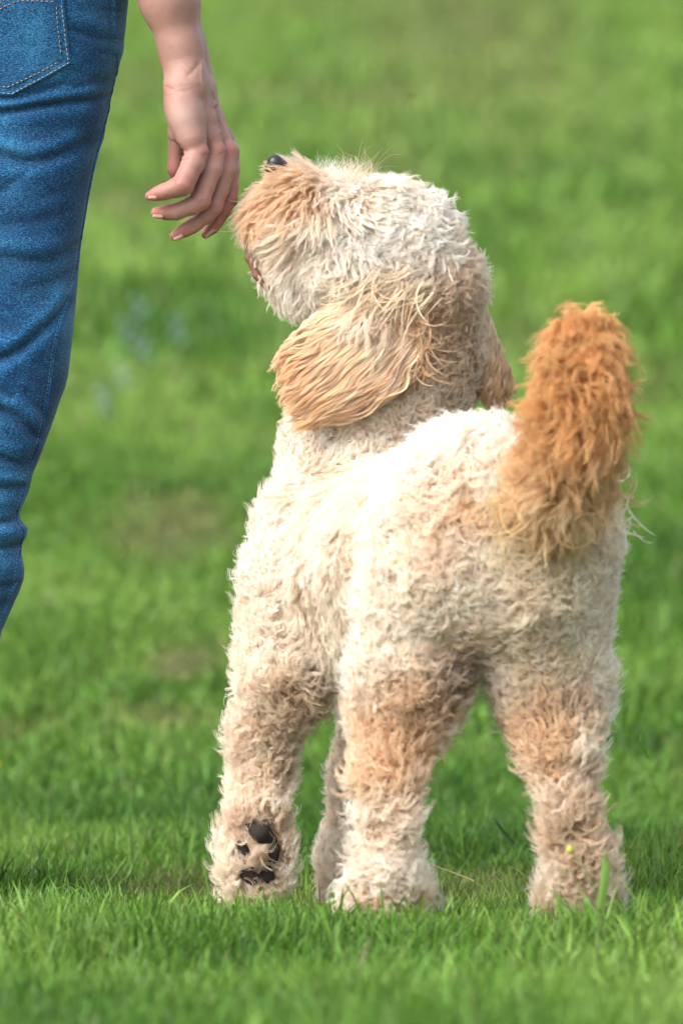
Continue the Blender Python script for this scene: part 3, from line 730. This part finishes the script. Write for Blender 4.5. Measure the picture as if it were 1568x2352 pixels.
# centre line stays smooth, the outline's bumps only move the outer side
sm = lambda a, k: np.convolve(np.pad(a, k, mode='edge'), np.ones(2 * k + 1) / (2 * k + 1), 'valid')
exs = sm(sm(ex, 30), 30); bump = ex - exs
th = np.linspace(0, 2 * np.pi, NT, endpoint=False)
CT, ST = np.cos(th)[None], np.sin(th)[None]
cx = (exs - hw)[:, None]; sq = 2 / 2.25
PX = cx + np.sign(CT) * np.abs(CT) ** sq * hw[:, None] + bump[:, None] * np.clip(CT, 0, 1) ** 3
dep = 7.05 + 0 * py
DD = dep[:, None] - np.sign(ST) * np.abs(ST) ** sq * (hw * .92)[:, None] * 7 / FPX      # ST>0: nearer the camera
PYY = py[:, None] + 0 * PX
VJ = W(PX, PYY, DD)
def tube_normals(V):
    dt = np.roll(V, -1, 1) - np.roll(V, 1, 1); dz = np.gradient(V, axis=0); return unit(np.cross(dz, dt))
NJ = tube_normals(VJ)
ctr = VJ.mean(1, keepdims=True); NJ = NJ * np.sign(((VJ - ctr) * NJ).sum(-1, keepdims=True))
NJ = unit(sm(NJ[:, :, 0].T.ravel(), 0).reshape(NT, NZ).T[..., None] * 0 + NJ)
folds = [  # polyline in photo px, depth m (negative = valley), width px
    ([(-60, 266), (0, 257), (60, 250), (120, 239), (200, 229), (258, 222)], -.0050, 7), ([(-60, 245), (20, 238), (110, 222), (210, 206)], .0030, 11), ([(-60, 290), (60, 275), (200, 252)], .0022, 16),
    ([(-60, 215), (20, 228), (70, 218), (150, 190)], -.0020, 8), ([(175, 200), (215, 190), (262, 172)], -.0018, 8),
    ([(0, 352), (52, 371), (100, 367), (160, 344), (208, 318), (235, 310)], -.0032, 12), ([(0, 330), (60, 345), (110, 340), (170, 315)], .0022, 14), ([(0, 395), (60, 400), (120, 390), (190, 365)], .0020, 16),
    ([(0, 440), (25, 420), (60, 395)], -.0018, 9), ([(0, 590), (60, 600), (115, 600), (160, 575), (182, 560)], -.0028, 12), ([(0, 560), (60, 570), (130, 560)], .0020, 16), ([(0, 515), (90, 505), (160, 480)], -.0016, 12),
    ([(160, 690), (132, 722), (100, 753), (60, 791), (20, 818), (-40, 834)], -.0048, 10), ([(140, 680), (110, 722), (60, 765), (0, 795)], .0030, 16), ([(150, 740), (110, 780), (60, 825), (0, 860)], .0026, 16),
    ([(-20, 890), (10, 905), (24, 912)], -.0030, 8), ([(0, 940), (30, 953), (60, 977), (84, 1003)], -.0036, 9), ([(0, 915), (40, 930), (80, 965)], .0024, 12), ([(60, 905), (100, 950), (110, 970)], -.0018, 8),
    ([(-20, 1048), (30, 1062), (60, 1070), (85, 1040)], -.0034, 9), ([(0, 1020), (40, 1035), (80, 1015)], .0024, 12), ([(-20, 1122), (40, 1120), (64, 1118)], -.0034, 8), ([(0, 1095), (50, 1100)], .0024, 10), ([(0, 1150), (40, 1150)], .002, 10),
    ([(-20, 1205), (20, 1195), (45, 1180)], -.0028, 7), ([(0, 1225), (60, 1218)], .0030, 11), ([(-20, 1262), (20, 1256), (52, 1247)], -.0036, 8), ([(0, 1300), (40, 1295)], .002, 14),
    ([(-20, 1352), (20, 1345), (50, 1338)], -.0030, 8), ([(0, 1395), (40, 1375)], -.0026, 8), ([(0, 1650), (-90, 1660)], -.003, 10), ([(-60, 1800), (-200, 1830)], -.003, 10), ([(-60, 1880), (-200, 1900)], -.004, 10), ([(-60, 1940), (-200, 1950)], -.004, 9),
    ([(165, 66), (224, 86), (285, 92)], -.0022, 8), ([(180, 40), (240, 58)], .0015, 10), ([(170, 160), (230, 185), (262, 190)], -.0012, 9), ([(230, 120), (275, 130)], -.0014, 7), ([(236, 20), (280, 25)], -.0014, 6),
    ([(236, 284), (246, 280), (252, 262)], -.0016, 5), ([(100, 450), (170, 430), (205, 400)], -.0014, 12), ([(60, 660), (120, 650), (170, 625)], -.0016, 12)]
dz = np.zeros(VJ.shape[:2])
for pts, amp, wd in folds:
    best = np.full(VJ.shape[:2], 1e9)
    for (x0, y0), (x1, y1) in zip(pts[:-1], pts[1:]):
        dx, dy = x1 - x0, y1 - y0; t = np.clip(((PX - x0) * dx + (PYY - y0) * dy) / (dx * dx + dy * dy), 0, 1)
        best = np.minimum(best, np.hypot(PX - x0 - t * dx, PYY - y0 - t * dy))
    dz += amp * .8 * np.exp(-(best / (wd * 1.15)) ** 2)
PF = VJ.reshape(-1, 3)
dz += (.0008 * vnoise(PF * np.array([.6, .6, 1.6]), 22, 81) + .0005 * vnoise(PF, 70, 82)).reshape(dz.shape)
edgefade = np.clip(1.15 - np.abs(CT) ** 6, .15, 1)
VJ = VJ + NJ * (dz * edgefade)[..., None]
i = np.arange(NZ * NT).reshape(NZ, NT); ir = np.roll(i, -1, 1)
QJ = np.stack([i[:-1], i[1:], ir[1:], ir[:-1]], -1).reshape(-1, 4)
VJf = VJ.reshape(-1, 3)
# the other leg and the seat of the jeans, outside the picture, coarser
py2 = np.linspace(-260, 1985, 90); hw2 = np.interp(py2, hwid[:, 0], hwid[:, 1]) * 1.02
c2 = np.interp(py2, [-260, 0, 290, 1000, 1985], [-300, -330, -380, -430, -470])
th2 = np.linspace(0, 2 * np.pi, 48, endpoint=False)
X2 = c2[:, None] + np.cos(th2)[None] * hw2[:, None]; D2 = 7.10 - np.sin(th2)[None] * (hw2 * .92)[:, None] * 7 / FPX
V2 = W(X2, py2[:, None] + 0 * X2, D2)
P2 = V2.reshape(-1, 3); P2 = P2 + unit(P2 - V2.mean(1, keepdims=True).repeat(48, 1).reshape(-1, 3)) * (.004 * vnoise(P2, 18, 83))[:, None]
i2 = np.arange(90 * 48).reshape(90, 48); ir2 = np.roll(i2, -1, 1); Q2 = np.stack([i2[:-1], i2[1:], ir2[1:], ir2[:-1]], -1).reshape(-1, 4)
# denim
m, n, out = new_mat('denim'); tc = nd(n, 'ShaderNodeTexCoord')
p = nd(n, 'ShaderNodeBsdfPrincipled', Roughness=.85); p.inputs['Specular IOR Level'].default_value = .2
p.inputs['Sheen Weight'].default_value = .15; p.inputs['Sheen Roughness'].default_value = .5
n.links.new(p.outputs[0], out.inputs[0])
def mapped(sc, rot=(0, 0, 0)):
    mp = nd(n, 'ShaderNodeMapping'); mp.inputs['Scale'].default_value = sc; mp.inputs['Rotation'].default_value = rot
    n.links.new(tc.outputs['Object'], mp.inputs['Vector']); return mp
fl = nd(n, 'ShaderNodeTexNoise', Scale=1.0, Detail=2.0); n.links.new(mapped((420, 420, 1500), (0, math.radians(14), 0)).outputs[0], fl.inputs['Vector'])
vt = nd(n, 'ShaderNodeTexNoise', Scale=1.0, Detail=2.0); n.links.new(mapped((1300, 1300, 260)).outputs[0], vt.inputs['Vector'])
bl = nd(n, 'ShaderNodeTexNoise', Scale=14.0, Detail=3.0); n.links.new(tc.outputs['Object'], bl.inputs['Vector'])
mx = nd(n, 'ShaderNodeMath', operation='MULTIPLY_ADD'); n.links.new(vt.outputs[0], mx.inputs[0]); mx.inputs[1].default_value = .22; n.links.new(fl.outputs[0], mx.inputs[2])
m2 = nd(n, 'ShaderNodeMath', operation='MULTIPLY_ADD'); n.links.new(bl.outputs[0], m2.inputs[0]); m2.inputs[1].default_value = .42; n.links.new(mx.outputs[0], m2.inputs[2])
cr = nd(n, 'ShaderNodeValToRGB'); n.links.new(m2.outputs[0], cr.inputs[0])
e = cr.color_ramp; e.elements[0].position = .61; e.elements[0].color = (.0006, .017, .062, 1); e.elements[1].position = .99; e.elements[1].color = (.030, .15, .28, 1)
x = e.elements.new(.79); x.color = (.0010, .036, .112, 1)
wa = nd(n, 'ShaderNodeAttribute', attribute_name='col')
mm = nd(n, 'ShaderNodeMix', data_type='RGBA', blend_type='MULTIPLY'); mm.inputs[0].default_value = 1.0
n.links.new(cr.outputs[0], mm.inputs[6]); n.links.new(wa.outputs['Color'], mm.inputs[7]); n.links.new(mm.outputs[2], p.inputs['Base Color'])
bm = nd(n, 'ShaderNodeBump', Strength=.5, Distance=.0006); n.links.new(mx.outputs[0], bm.inputs['Height']); n.links.new(bm.outputs[0], p.inputs['Normal'])
M_DENIM = m
# wear: washed-out ridges, plus fold highlights and valley shade painted into the colour
wear_shade = np.clip(1.08 + dz * 190, .75, 1.7)
jc = np.ones((len(VJf) + len(P2), 3)); jc[:len(VJf)] = wear_shade.reshape(-1, 1) * np.array([1.0, .98, .97])
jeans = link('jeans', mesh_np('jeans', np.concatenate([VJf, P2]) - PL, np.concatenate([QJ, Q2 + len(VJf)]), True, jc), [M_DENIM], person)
tj = BVHTree.FromPolygons([tuple(v) for v in VJf], [tuple(q) for q in QJ.tolist()])
M_SEAM = principled('pale_thread', (.12, .24, .36), .8, spec=.1); M_THREAD = principled('tan_thread', (.34, .29, .20), .7, spec=.2)
def densify(pts, step):
    pts = np.array(pts, float); seg = np.hypot(*np.diff(pts, axis=0).T); L = np.concatenate([[0], np.cumsum(seg)])
    t = np.arange(0, L[-1], step); return np.stack([np.interp(t, L, pts[:, 0]), np.interp(t, L, pts[:, 1])], -1)
def tube(name, P, N, r, mat, parent, prof=None):
    """small tube following points P"""
    T = unit(np.gradient(P, axis=0)); S_ = unit(np.cross(T, N)); k = 6; a = np.arange(k) / k * 6.283
    rr = (np.full(len(P), r) if prof is None else r * prof)[:, None, None]
    V = P[:, None] + rr * (np.cos(a)[None, :, None] * S_[:, None] + np.sin(a)[None, :, None] * N[:, None])
    i = np.arange(len(P) * k).reshape(len(P), k); j = np.roll(i, -1, 1)
    return V.reshape(-1, 3), np.stack([i[:-1], j[:-1], j[1:], i[1:]], -1).reshape(-1, 4)
def on_jeans(pts, lift=.0004):
    def hit(a, b):
        for k in range(12):
            o = Vector(CAM); d = (Vector(W(a - 3 * k, b, 5.0)) - o).normalized(); h = tj.ray_cast(o, d)
            if h[0] is not None: return np.array(h[0]), np.array(h[1])
        return cast(tj, a, b)
    r = [hit(a, b) for a, b in pts]; P = np.array([q[0] for q in r]); N = np.array([q[1] for q in r])
    N = N * np.sign(((CAM - P) * N).sum(1, keepdims=True)); return P + N * lift, N
def stitched(pts, parent, mat, dash=8.5, gap=3.0, r=.00045, lift=.0005):
    d = densify(pts, 1.0); Vs, Qs, o = [], [], 0
    P, N = on_jeans(d, lift); st = int(dash + gap)
    for a in range(0, len(P) - st, st):
        v, q = tube('', P[a:a + int(dash)], N[a:a + int(dash)], r, mat, parent, np.sin(np.linspace(.35, 2.8, int(dash))))
        Vs.append(v); Qs.append(q + o); o += len(v)
    return link('stitching', mesh_np('stitching', np.concatenate(Vs) - PL, np.concatenate(Qs)), [mat], parent)
seam = [(262, 0), (262, 60), (269, 110), (269, 160), (264, 190), (252, 240), (236, 300), (226, 335), (214, 385), (203, 440), (196, 485), (185, 550), (175, 620), (160, 667), (142, 727), (124, 807), (114, 887), (106, 939), (96, 987), (86, 1027),
        (66, 1080), (54, 1102), (60, 1118), (50, 1145), (40, 1172), (38, 1198), (56, 1220), (50, 1245), (44, 1280), (36, 1339), (12, 1405), (0, 1440)]
# the side seam: a rolled ridge of the cloth, with pale thread along it
d = densify(seam, 4); P, N = on_jeans(d, .0002)
wob = 1 + .35 * np.sin(np.arange(len(P)) * 1.1) * rng.random(len(P))
v, q = tube('', P, N, .0012, M_DENIM, jeans, wob); so_ = link('side_seam', mesh_np('side_seam', v - PL, q, True, np.full((len(v), 3), 1.5)), [M_DENIM], jeans)
stitched([(a - 5, b) for a, b in seam], so_, M_SEAM, 6, 3, .0004)
# back pocket: a second layer of cloth lying on the seat
pk = np.array([(-120, -60), (143, -60), (146, 0), (152, 60), (163, 146), (100, 182), (28, 220), (-30, 216), (-150, 150)], float)
def inside(x, y, poly):
    r = np.zeros(x.shape, bool)
    for (x0, y0), (x1, y1) in zip(poly, np.roll(poly, -1, 0)):
        c = ((y0 > y) != (y1 > y)) & (x < (x1 - x0) * (y - y0) / (y1 - y0 + 1e-12) + x0); r ^= c
    return r
def edist(x, y, poly):
    b = np.full(x.shape, 1e9)
    for (x0, y0), (x1, y1) in zip(poly, np.roll(poly, -1, 0)):
        dx, dy = x1 - x0, y1 - y0; t = np.clip(((x - x0) * dx + (y - y0) * dy) / (dx * dx + dy * dy), 0, 1)
        b = np.minimum(b, np.hypot(x - x0 - t * dx, y - y0 - t * dy))
    return b
gx, gy = np.meshgrid(np.arange(-120, 170, 2.0), np.arange(-60, 226, 2.0), indexing='ij')
ins = inside(gx, gy, pk); ed = edist(gx, gy, pk)
ok = ins | (ed < 2.0)
P, N = on_jeans(np.stack([gx[ok], gy[ok]], -1), 0)
e0 = np.where(ins, ed, 0)[ok]
lift = .0022 * np.clip(e0 / 2.5, -.2, 1) + .0008 * np.exp(-((e0 - 5) / 3) ** 2) - .0007 * np.exp(-((e0 - 17) / 4) ** 2) + .0004 * vnoise(P, 160, 84) * (e0 < 22) + .0006 * vnoise(P, 60, 85)
PK = P + N * (lift + .0003)[:, None]
ids = np.full(gx.shape, -1); ids[ok] = np.arange(ok.sum())
q = np.stack([ids[:-1, :-1], ids[1:, :-1], ids[1:, 1:], ids[:-1, 1:]], -1).reshape(-1, 4); q = q[(q >= 0).all(1)]
wcol = 1.12 + .35 * np.exp(-((e0 - 4) / 3.5) ** 2) - .30 * np.exp(-((e0 - 14) / 4) ** 2) * (vnoise(P, 130, 86) > -.2)
pocket = link('back_pocket', mesh_np('back_pocket', PK - PL, q, True, np.repeat(wcol[:, None], 3, 1)), [M_DENIM], jeans)
tp = BVHTree.FromPolygons([tuple(v) for v in PK], [tuple(a) for a in q.tolist()])
tj_old = tj; tj = tp
st1 = [(-60, 205), (-20, 211), (27, 215), (100, 176), (157, 144), (147, 60), (141, 2)]; st2 = [(-60, 190), (-10, 196), (18, 199), (90, 165), (141, 137)]
stitched(st1, pocket, M_THREAD); stitched(st2, pocket, M_THREAD); stitched([(139, 120), (132, 60), (128, 4)], pocket, M_THREAD)
stitched([(-20, 32), (10, 14), (35, 3), (50, 0), (90, 1), (130, 3)], pocket, principled('copper_thread', (.40, .20, .12), .7)); stitched([(-20, 20), (5, 2), (20, -8)], pocket, bpy.data.materials['copper_thread'])
tj = tj_old

# ================================================================== flowers and odd stalks
gb = BVHTree.FromPolygons([tuple(v) for v in VG], [tuple(q) for q in QG.tolist()])
def ground_at(px, py):
    o = Vector(CAM); d = (Vector(W(px, py, 5.0)) - o).normalized(); h = gb.ray_cast(o, d)
    return np.array(h[0])
M_LEAF = principled('stem_green', (.08, .20, .03), .6); M_PETW = principled('white_petal', (.85, .85, .82), .6); M_YEL = principled('yellow_petal', (.75, .55, .03), .6)
M_BLUE = principled('blue_petal', (.20, .24, .42), .6); M_STRAW = principled('dry_straw', (.22, .19, .08), .8)
def stem_mesh(P, r, k=6):
    P = np.array(P, float); T = unit(np.gradient(P, axis=0)); A = unit(np.cross(T, np.array([.3, 1, .2]))); Bv = np.cross(T, A)
    a = np.arange(k) / k * 6.283; rr = (np.asarray(r) * np.ones(len(P)))[:, None, None]
    V = (P[:, None] + rr * (np.cos(a)[None, :, None] * A[:, None] + np.sin(a)[None, :, None] * Bv[:, None])).reshape(-1, 3)
    i = np.arange(len(P) * k).reshape(len(P), k); j = np.roll(i, -1, 1)
    return V, np.stack([i[:-1], j[:-1], j[1:], i[1:]], -1).reshape(-1, 4)
def petals(n, L, wd, cup, c, layers=1, lift=0):
    Vs, Qs, o = [], [], 0
    for l in range(layers):
        for k in range(n):
            a = (k + .5 * l) / n * 6.283; r = np.array([math.cos(a), math.sin(a), 0]); t = np.array([-r[1], r[0], 0])
            cu = cup + .25 * l
            for s, wf in ((.15, .3), (.5, 1), (.85, .9), (1, .2)):
                p = c + r * L * s * math.cos(cu * s) + np.array([0, 0, 1]) * (L * s * math.sin(cu * s) + lift)
                Vs += [p - t * wd * wf / 2, p + t * wd * wf / 2]
            Qs += [[o + 2 * i, o + 2 * i + 1, o + 2 * i + 3, o + 2 * i + 2] for i in range(3)]; o += 8
    return np.array(Vs), np.array(Qs)
def ball(c, r, sq=1.0):
    u, v = np.meshgrid(np.linspace(0, 6.283, 13)[:-1], np.linspace(.05, 3.09, 8), indexing='ij')
    V = (c + np.stack([np.cos(u) * np.sin(v) * r, np.sin(u) * np.sin(v) * r, np.cos(v) * r * sq], -1)).reshape(-1, 3)
    i = np.arange(96).reshape(12, 8); j = np.roll(i, -1, 0)
    return V, np.stack([i[:, :-1], j[:, :-1], j[:, 1:], i[:, 1:]], -1).reshape(-1, 4)
def flower(kind, px, py, size, label, group, h=.05):
    g = ground_at(px, py); g[2] -= .002
    e = tag(empty(kind, g), label, {'daisy': 'daisy', 'dandelion': 'dandelion', 'bluebell': 'bluebell'}[kind], group)
    lean = rng.normal(0, .15, 2) * h; top = np.array([lean[0], lean[1], h])
    v, q = stem_mesh([[0, 0, 0], [lean[0] * .3, lean[1] * .3, h * .5], top], .0012); link('stem', mesh_np('stem', v, q), [M_LEAF], e)
    if kind == 'daisy':
        v, q = petals(14, size, size * .42, .25, top); link('petals', mesh_np('petals', v, q, False), [M_PETW], e)
        v, q = ball(top + [0, 0, .001], size * .32, .6); link('flower_centre', mesh_np('flower_centre', v, q), [M_YEL], e)
    elif kind == 'dandelion':
        v, q = petals(18, size, size * .28, .3, top, 3); link('petals', mesh_np('petals', v, q, False), [M_YEL], e)
    else:
        for k in range(5):
            a = k * 2.4; c = np.array([lean[0] * .6 + .010 * math.cos(a), lean[1] * .6 + .010 * math.sin(a), h * (.55 + .11 * k)])
            v, q = petals(6, size, size * .5, -1.1, c); link('bell', mesh_np('bell', v, q, False), [M_BLUE], e)
    return e
for px, py, sz, lb in ((1065, 118, .017, 'white daisy far up the bank, brightest pale disc at the top'), (567, 222, .014, 'white daisy blurred on the bank just right of the wrist'), (1485, 40, .012, 'white daisy in the far top right corner of the lawn'),
                       (1470, 640, .010, 'white daisy on the bank right of the dog\'s head'), (330, 1215, .010, 'white daisy in the turf right of the jeans\' knee')):
    flower('daisy', px, py, sz, lb, 'daisies in the lawn')
for px, py, sz, lb in ((1530, 75, .016, 'yellow dandelion by the right edge near the top'), (760, 12, .016, 'yellow dandelion at the very top above the dog\'s muzzle'), (1240, 10, .014, 'yellow dandelion at the top, right of the brightest daisy'),
                       (480, 12, .018, 'yellow dandelion at the top beside the forearm'), (4, 1818, .006, 'yellow dandelion at the left edge, low in the grass')):
    flower('dandelion', px, py, sz, lb, 'dandelions in the lawn', .035)
for px, py, lb in ((318, 790, 'bluebell of the blue clump, highest one right of the jeans'), (290, 845, 'bluebell nearest the jeans in the blue clump'), (330, 880, 'bluebell in the middle of the blue clump'), (410, 835, 'bluebell of the clump nearest the dog\'s ear'),
                   (265, 945, 'bluebell lowest of the clump, beside the lower jeans'), (240, 1010, 'bluebell standing alone below the clump')):
    flower('bluebell', px, py, .0085, lb, 'bluebells behind the person', .10)

# a budding plant standing before the right hind paw
g = W(1375, 2190, 6.25); g[2] = float(terrain(g[0:1], g[1:2])[0]); 
pl = tag(empty('budding_weed', g), 'thin green weed with a yellow bud, in front of the right hind paw', 'weed')
a0 = W(1372, 2060, 6.25) - g; a1 = W(1340, 1990, 6.25) - g; a2 = W(1309, 1952, 6.25) - g
v, q = stem_mesh([[0, 0, 0], a0 * .5, a0, a1, a2], [.0011, .001, .0009, .0008, .0007]); link('stem', mesh_np('stem', v, q), [principled('weed_stem', (.10, .14, .04), .7)], pl)
v, q = ball(a2, .0034, 1.2); link('bud', mesh_np('bud', v, q), [principled('bud_yellow', (.38, .42, .05), .6)], pl)
l0 = W(1380, 2075, 6.25) - g; l1 = W(1392, 1990, 6.25) - g; l2 = W(1386, 1960, 6.25) - g
side = np.array([1.0, .3, 0]) / 1.044
Vl = []
for c, wd in ((a0 * .8, .001), (l0, .0035), (l1, .0045), (l2, .0004)): Vl += [c - side * wd, c + side * wd, c + np.array([0, -.0012, 0])]
Ql = []
for k in range(3):
    b = k * 3; Ql += [[b, b + 2, b + 5, b + 3], [b + 2, b + 1, b + 4, b + 5]]
link('leaf', mesh_np('leaf', Vl, Ql), [principled('weed_leaf', (.14, .26, .04), .6)], pl)
def blade(px0, py0, px1, py1, d, wpx, mat, name, label, cat, bend=.15):
    """one broad bent blade from its root to its tip, folded along the middle"""
    A = W(px0, py0, d); T = W(px1, py1, d); g0 = A.copy(); A = A - g0; T = T - g0
    n = 8; s = np.linspace(0, 1, n); sd = unit(np.cross(T - A, np.array([0, 1.0, 0]))); C = A + (T - A) * s[:, None] + sd * (np.sin(s * 3.14) * np.linalg.norm(T - A) * bend)[:, None] + np.array([0, -.004, 0]) * (s * s)[:, None]
    wd = wpx * d / FPX * np.sin(np.clip(s * .9 + .25, 0, 1) * 3.1416) ** .7 / 2 + .0002
    V = np.stack([C - sd * wd[:, None], C + np.array([0, .0009, 0]), C + sd * wd[:, None]], 1).reshape(-1, 3)
    i = np.arange(n * 3).reshape(n, 3); Q = np.stack([i[:-1, :-1], i[1:, :-1], i[1:, 1:], i[:-1, 1:]], -1).reshape(-1, 4)
    o = link(name, mesh_np(name, V, Q), [mat]); o.location = g0
    return tag(o, label, cat)
M_BR = principled('bright_blade', (.10, .23, .025), .5, spec=.3); M_PB = principled('pale_blade', (.17, .24, .08), .55)
blade(1438, 1690, 1464, 1590, 7.35, 11, M_BR, 'grass_blade', 'bright lime grass blade standing right of the right hind leg', 'grass blade')
blade(1490, 1745, 1474, 1670, 7.3, 9, M_BR, 'grass_blade', 'bright green grass blade at the right, lower than the lime one', 'grass blade')
blade(575, 2150, 552, 2062, 6.72, 12, M_BR, 'grass_blade', 'broad green grass blade right before the lifted paw', 'grass blade', .05)
blade(262, 2135, 140, 2085, 6.7, 8, M_PB, 'grass_blade', 'pale broad grass blade lying low at the left', 'grass blade', .05)
blade(240, 2120, 195, 2048, 6.75, 6, M_PB, 'grass_blade', 'pale upright grass blade left of the lifted paw', 'grass blade', .1)
blade(1180, 1940, 1122, 1852, 7.2, 7, principled('dark_blade', (.03, .09, .015), .5), 'grass_blade', 'long dark grass blade between the two hind legs', 'grass blade', .05)
blade(1372, 2130, 1338, 2040, 6.35, 12, M_BR, 'grass_blade', 'wide green blade crossing the right hind paw', 'grass blade', .05)
def stalk(pts, d, r, name, label):
    P = np.array([W(a, b, dd) for a, b, dd in pts]); g0 = P[0].copy()
    t = np.linspace(0, len(P) - 1, 14); PP = np.stack([np.interp(t, np.arange(len(P)), P[:, k]) for k in range(3)], -1) - g0
    v, q = stem_mesh(PP, r * (1 - .5 * np.linspace(0, 1, 14))); o = link(name, mesh_np(name, v, q), [M_STRAW]); o.location = g0
    return tag(o, label, 'dry stalk')
stalk([(0, 2106, 6.86), (90, 2100, 6.86), (170, 2096, 6.87), (250, 2098, 6.88), (320, 2107, 6.86), (372, 2102, 6.86)], 0, .0010, 'dry_stalk', 'long straw-coloured stalk lying flat in the grass at lower left')
stalk([(1090, 2025, 6.98), (1040, 2005, 7.0), (985, 1985, 7.02)], 0, .0011, 'dry_stalk', 'short dry stalk lying between the hind paws')
stalk([(1435, 2105, 6.85), (1430, 2060, 6.85), (1418, 2010, 6.86)], 0, .0010, 'dry_stalk', 'dry stalk leaning on the right side of the right hind paw')
# the small fly above the dog
f0 = W(945, 220, 8.6); fly = tag(empty('fly', f0), 'tiny dark fly in the air above the dog\'s head', 'fly')
v, q = ball(np.zeros(3), .0022, .7); v[:, 0] *= 1.9; link('body', mesh_np('fly_body', v, q), [principled('fly_dark', (.03, .035, .04), .4)], fly)
for sgn in (-1, 1):
    v, q = ball(np.array([.001, sgn * .0032, .0016]), .0032, .06); link('wing', mesh_np('fly_wing', v, q), [principled('fly_wing', (.25, .30, .32), .3)], fly)

# wisps of the brow and topknot, and whiskers
def wisps(name, n, A, T, d, L, col, parent, r=.00016, spread=.5, K=10, kap=1.6, jr=5, per=1):
    """long single hairs rooted along the line A-T (px), direction given per hair"""
    t = rng.random(n)[:, None]; P0 = W(A[0] + (T[0] - A[0]) * t[:, 0] + rng.normal(0, 1.2 * jr, n), A[1] + (T[1] - A[1]) * t[:, 0] + rng.normal(0, jr, n), d + rng.normal(0, .008, n))
    base = np.arctan2(A[3], A[2]) + rng.normal(0, spread, n)
    ks = rng.normal(0, kap, n); LL = L * (.5 + .8 * rng.random(n)); S = np.zeros((n, K, 3)); S[:, 0] = P0
    ex, ez, ey = wdir(1, 0), wdir(0, -1), wdir(0, 0, 1); yy = rng.normal(0, .25, n)
    for k in range(1, K):
        a = base + ks * k / K
        S[:, k] = S[:, k - 1] + (LL / K)[:, None] * (np.cos(a)[:, None] * ex + np.sin(a)[:, None] * ez + yy[:, None] * ey)
    s = np.linspace(0, 1, K)[None]
    if per > 1:
        S = strands(S, np.broadcast_to(-ey, (n, 3)), np.broadcast_to(ex, (n, 3)), np.broadcast_to(ez, (n, 3)), per, .0018, .6, jit=.0006)
    nn = len(S); C = np.repeat(col * (1 + rng.normal(0, .10, (n, 1))), per, 0) * (1 + rng.normal(0, .04, (nn, 1))); C = C[:, None].repeat(K, 1)
    hair_object(name, S - np.array(DL), r * (1 - .7 * s) * np.ones((nn, 1)), np.clip(C, 0, .97), M_FUR, parent)
wisps('brow_hair', 900, (720, 430, -.2, 1), (830, 430), 6.99, .030, CREAM, dog, spread=.55, kap=1.8)
wisps('brow_hair', 60, (800, 415, -.2, 1), (860, 410), 6.98, .036, TAN, dog, spread=.35, kap=1.2)
wisps('whisker', 12, (556, 450, -.5, -1), (562, 530), 6.98, .030, WHITE, dog, r=.0002, spread=.4, kap=.8)

wisps('ear_root_hair', 170, (945, 690, .0, -1), (962, 850), 6.955, .036, np.array([.72, .52, .34]), dog, r=.00017, spread=.5, K=14, kap=2.8, jr=14, per=8)
wisps('ear_root_hair', 330, (835, 625, -.62, -.78), (965, 680), 6.950, .050, np.array([.88, .76, .60]), dog, r=.00017, spread=.25, K=14, kap=1.0, jr=20, per=8)
wisps('tail_feathering', 190, (1170, 1120, -.18, -1), (1390, 1130), 6.575, .048, PALE * np.array([.98, .85, .68]), dog, r=.00014, spread=.3, K=14, kap=2.6, jr=34, per=10)
wisps('tail_feathering', 12, (1400, 1060, .5, -1), (1430, 1240), 6.64, .034, CREAM, dog, r=.00016, spread=.5, K=12, kap=3.0, jr=14, per=10)
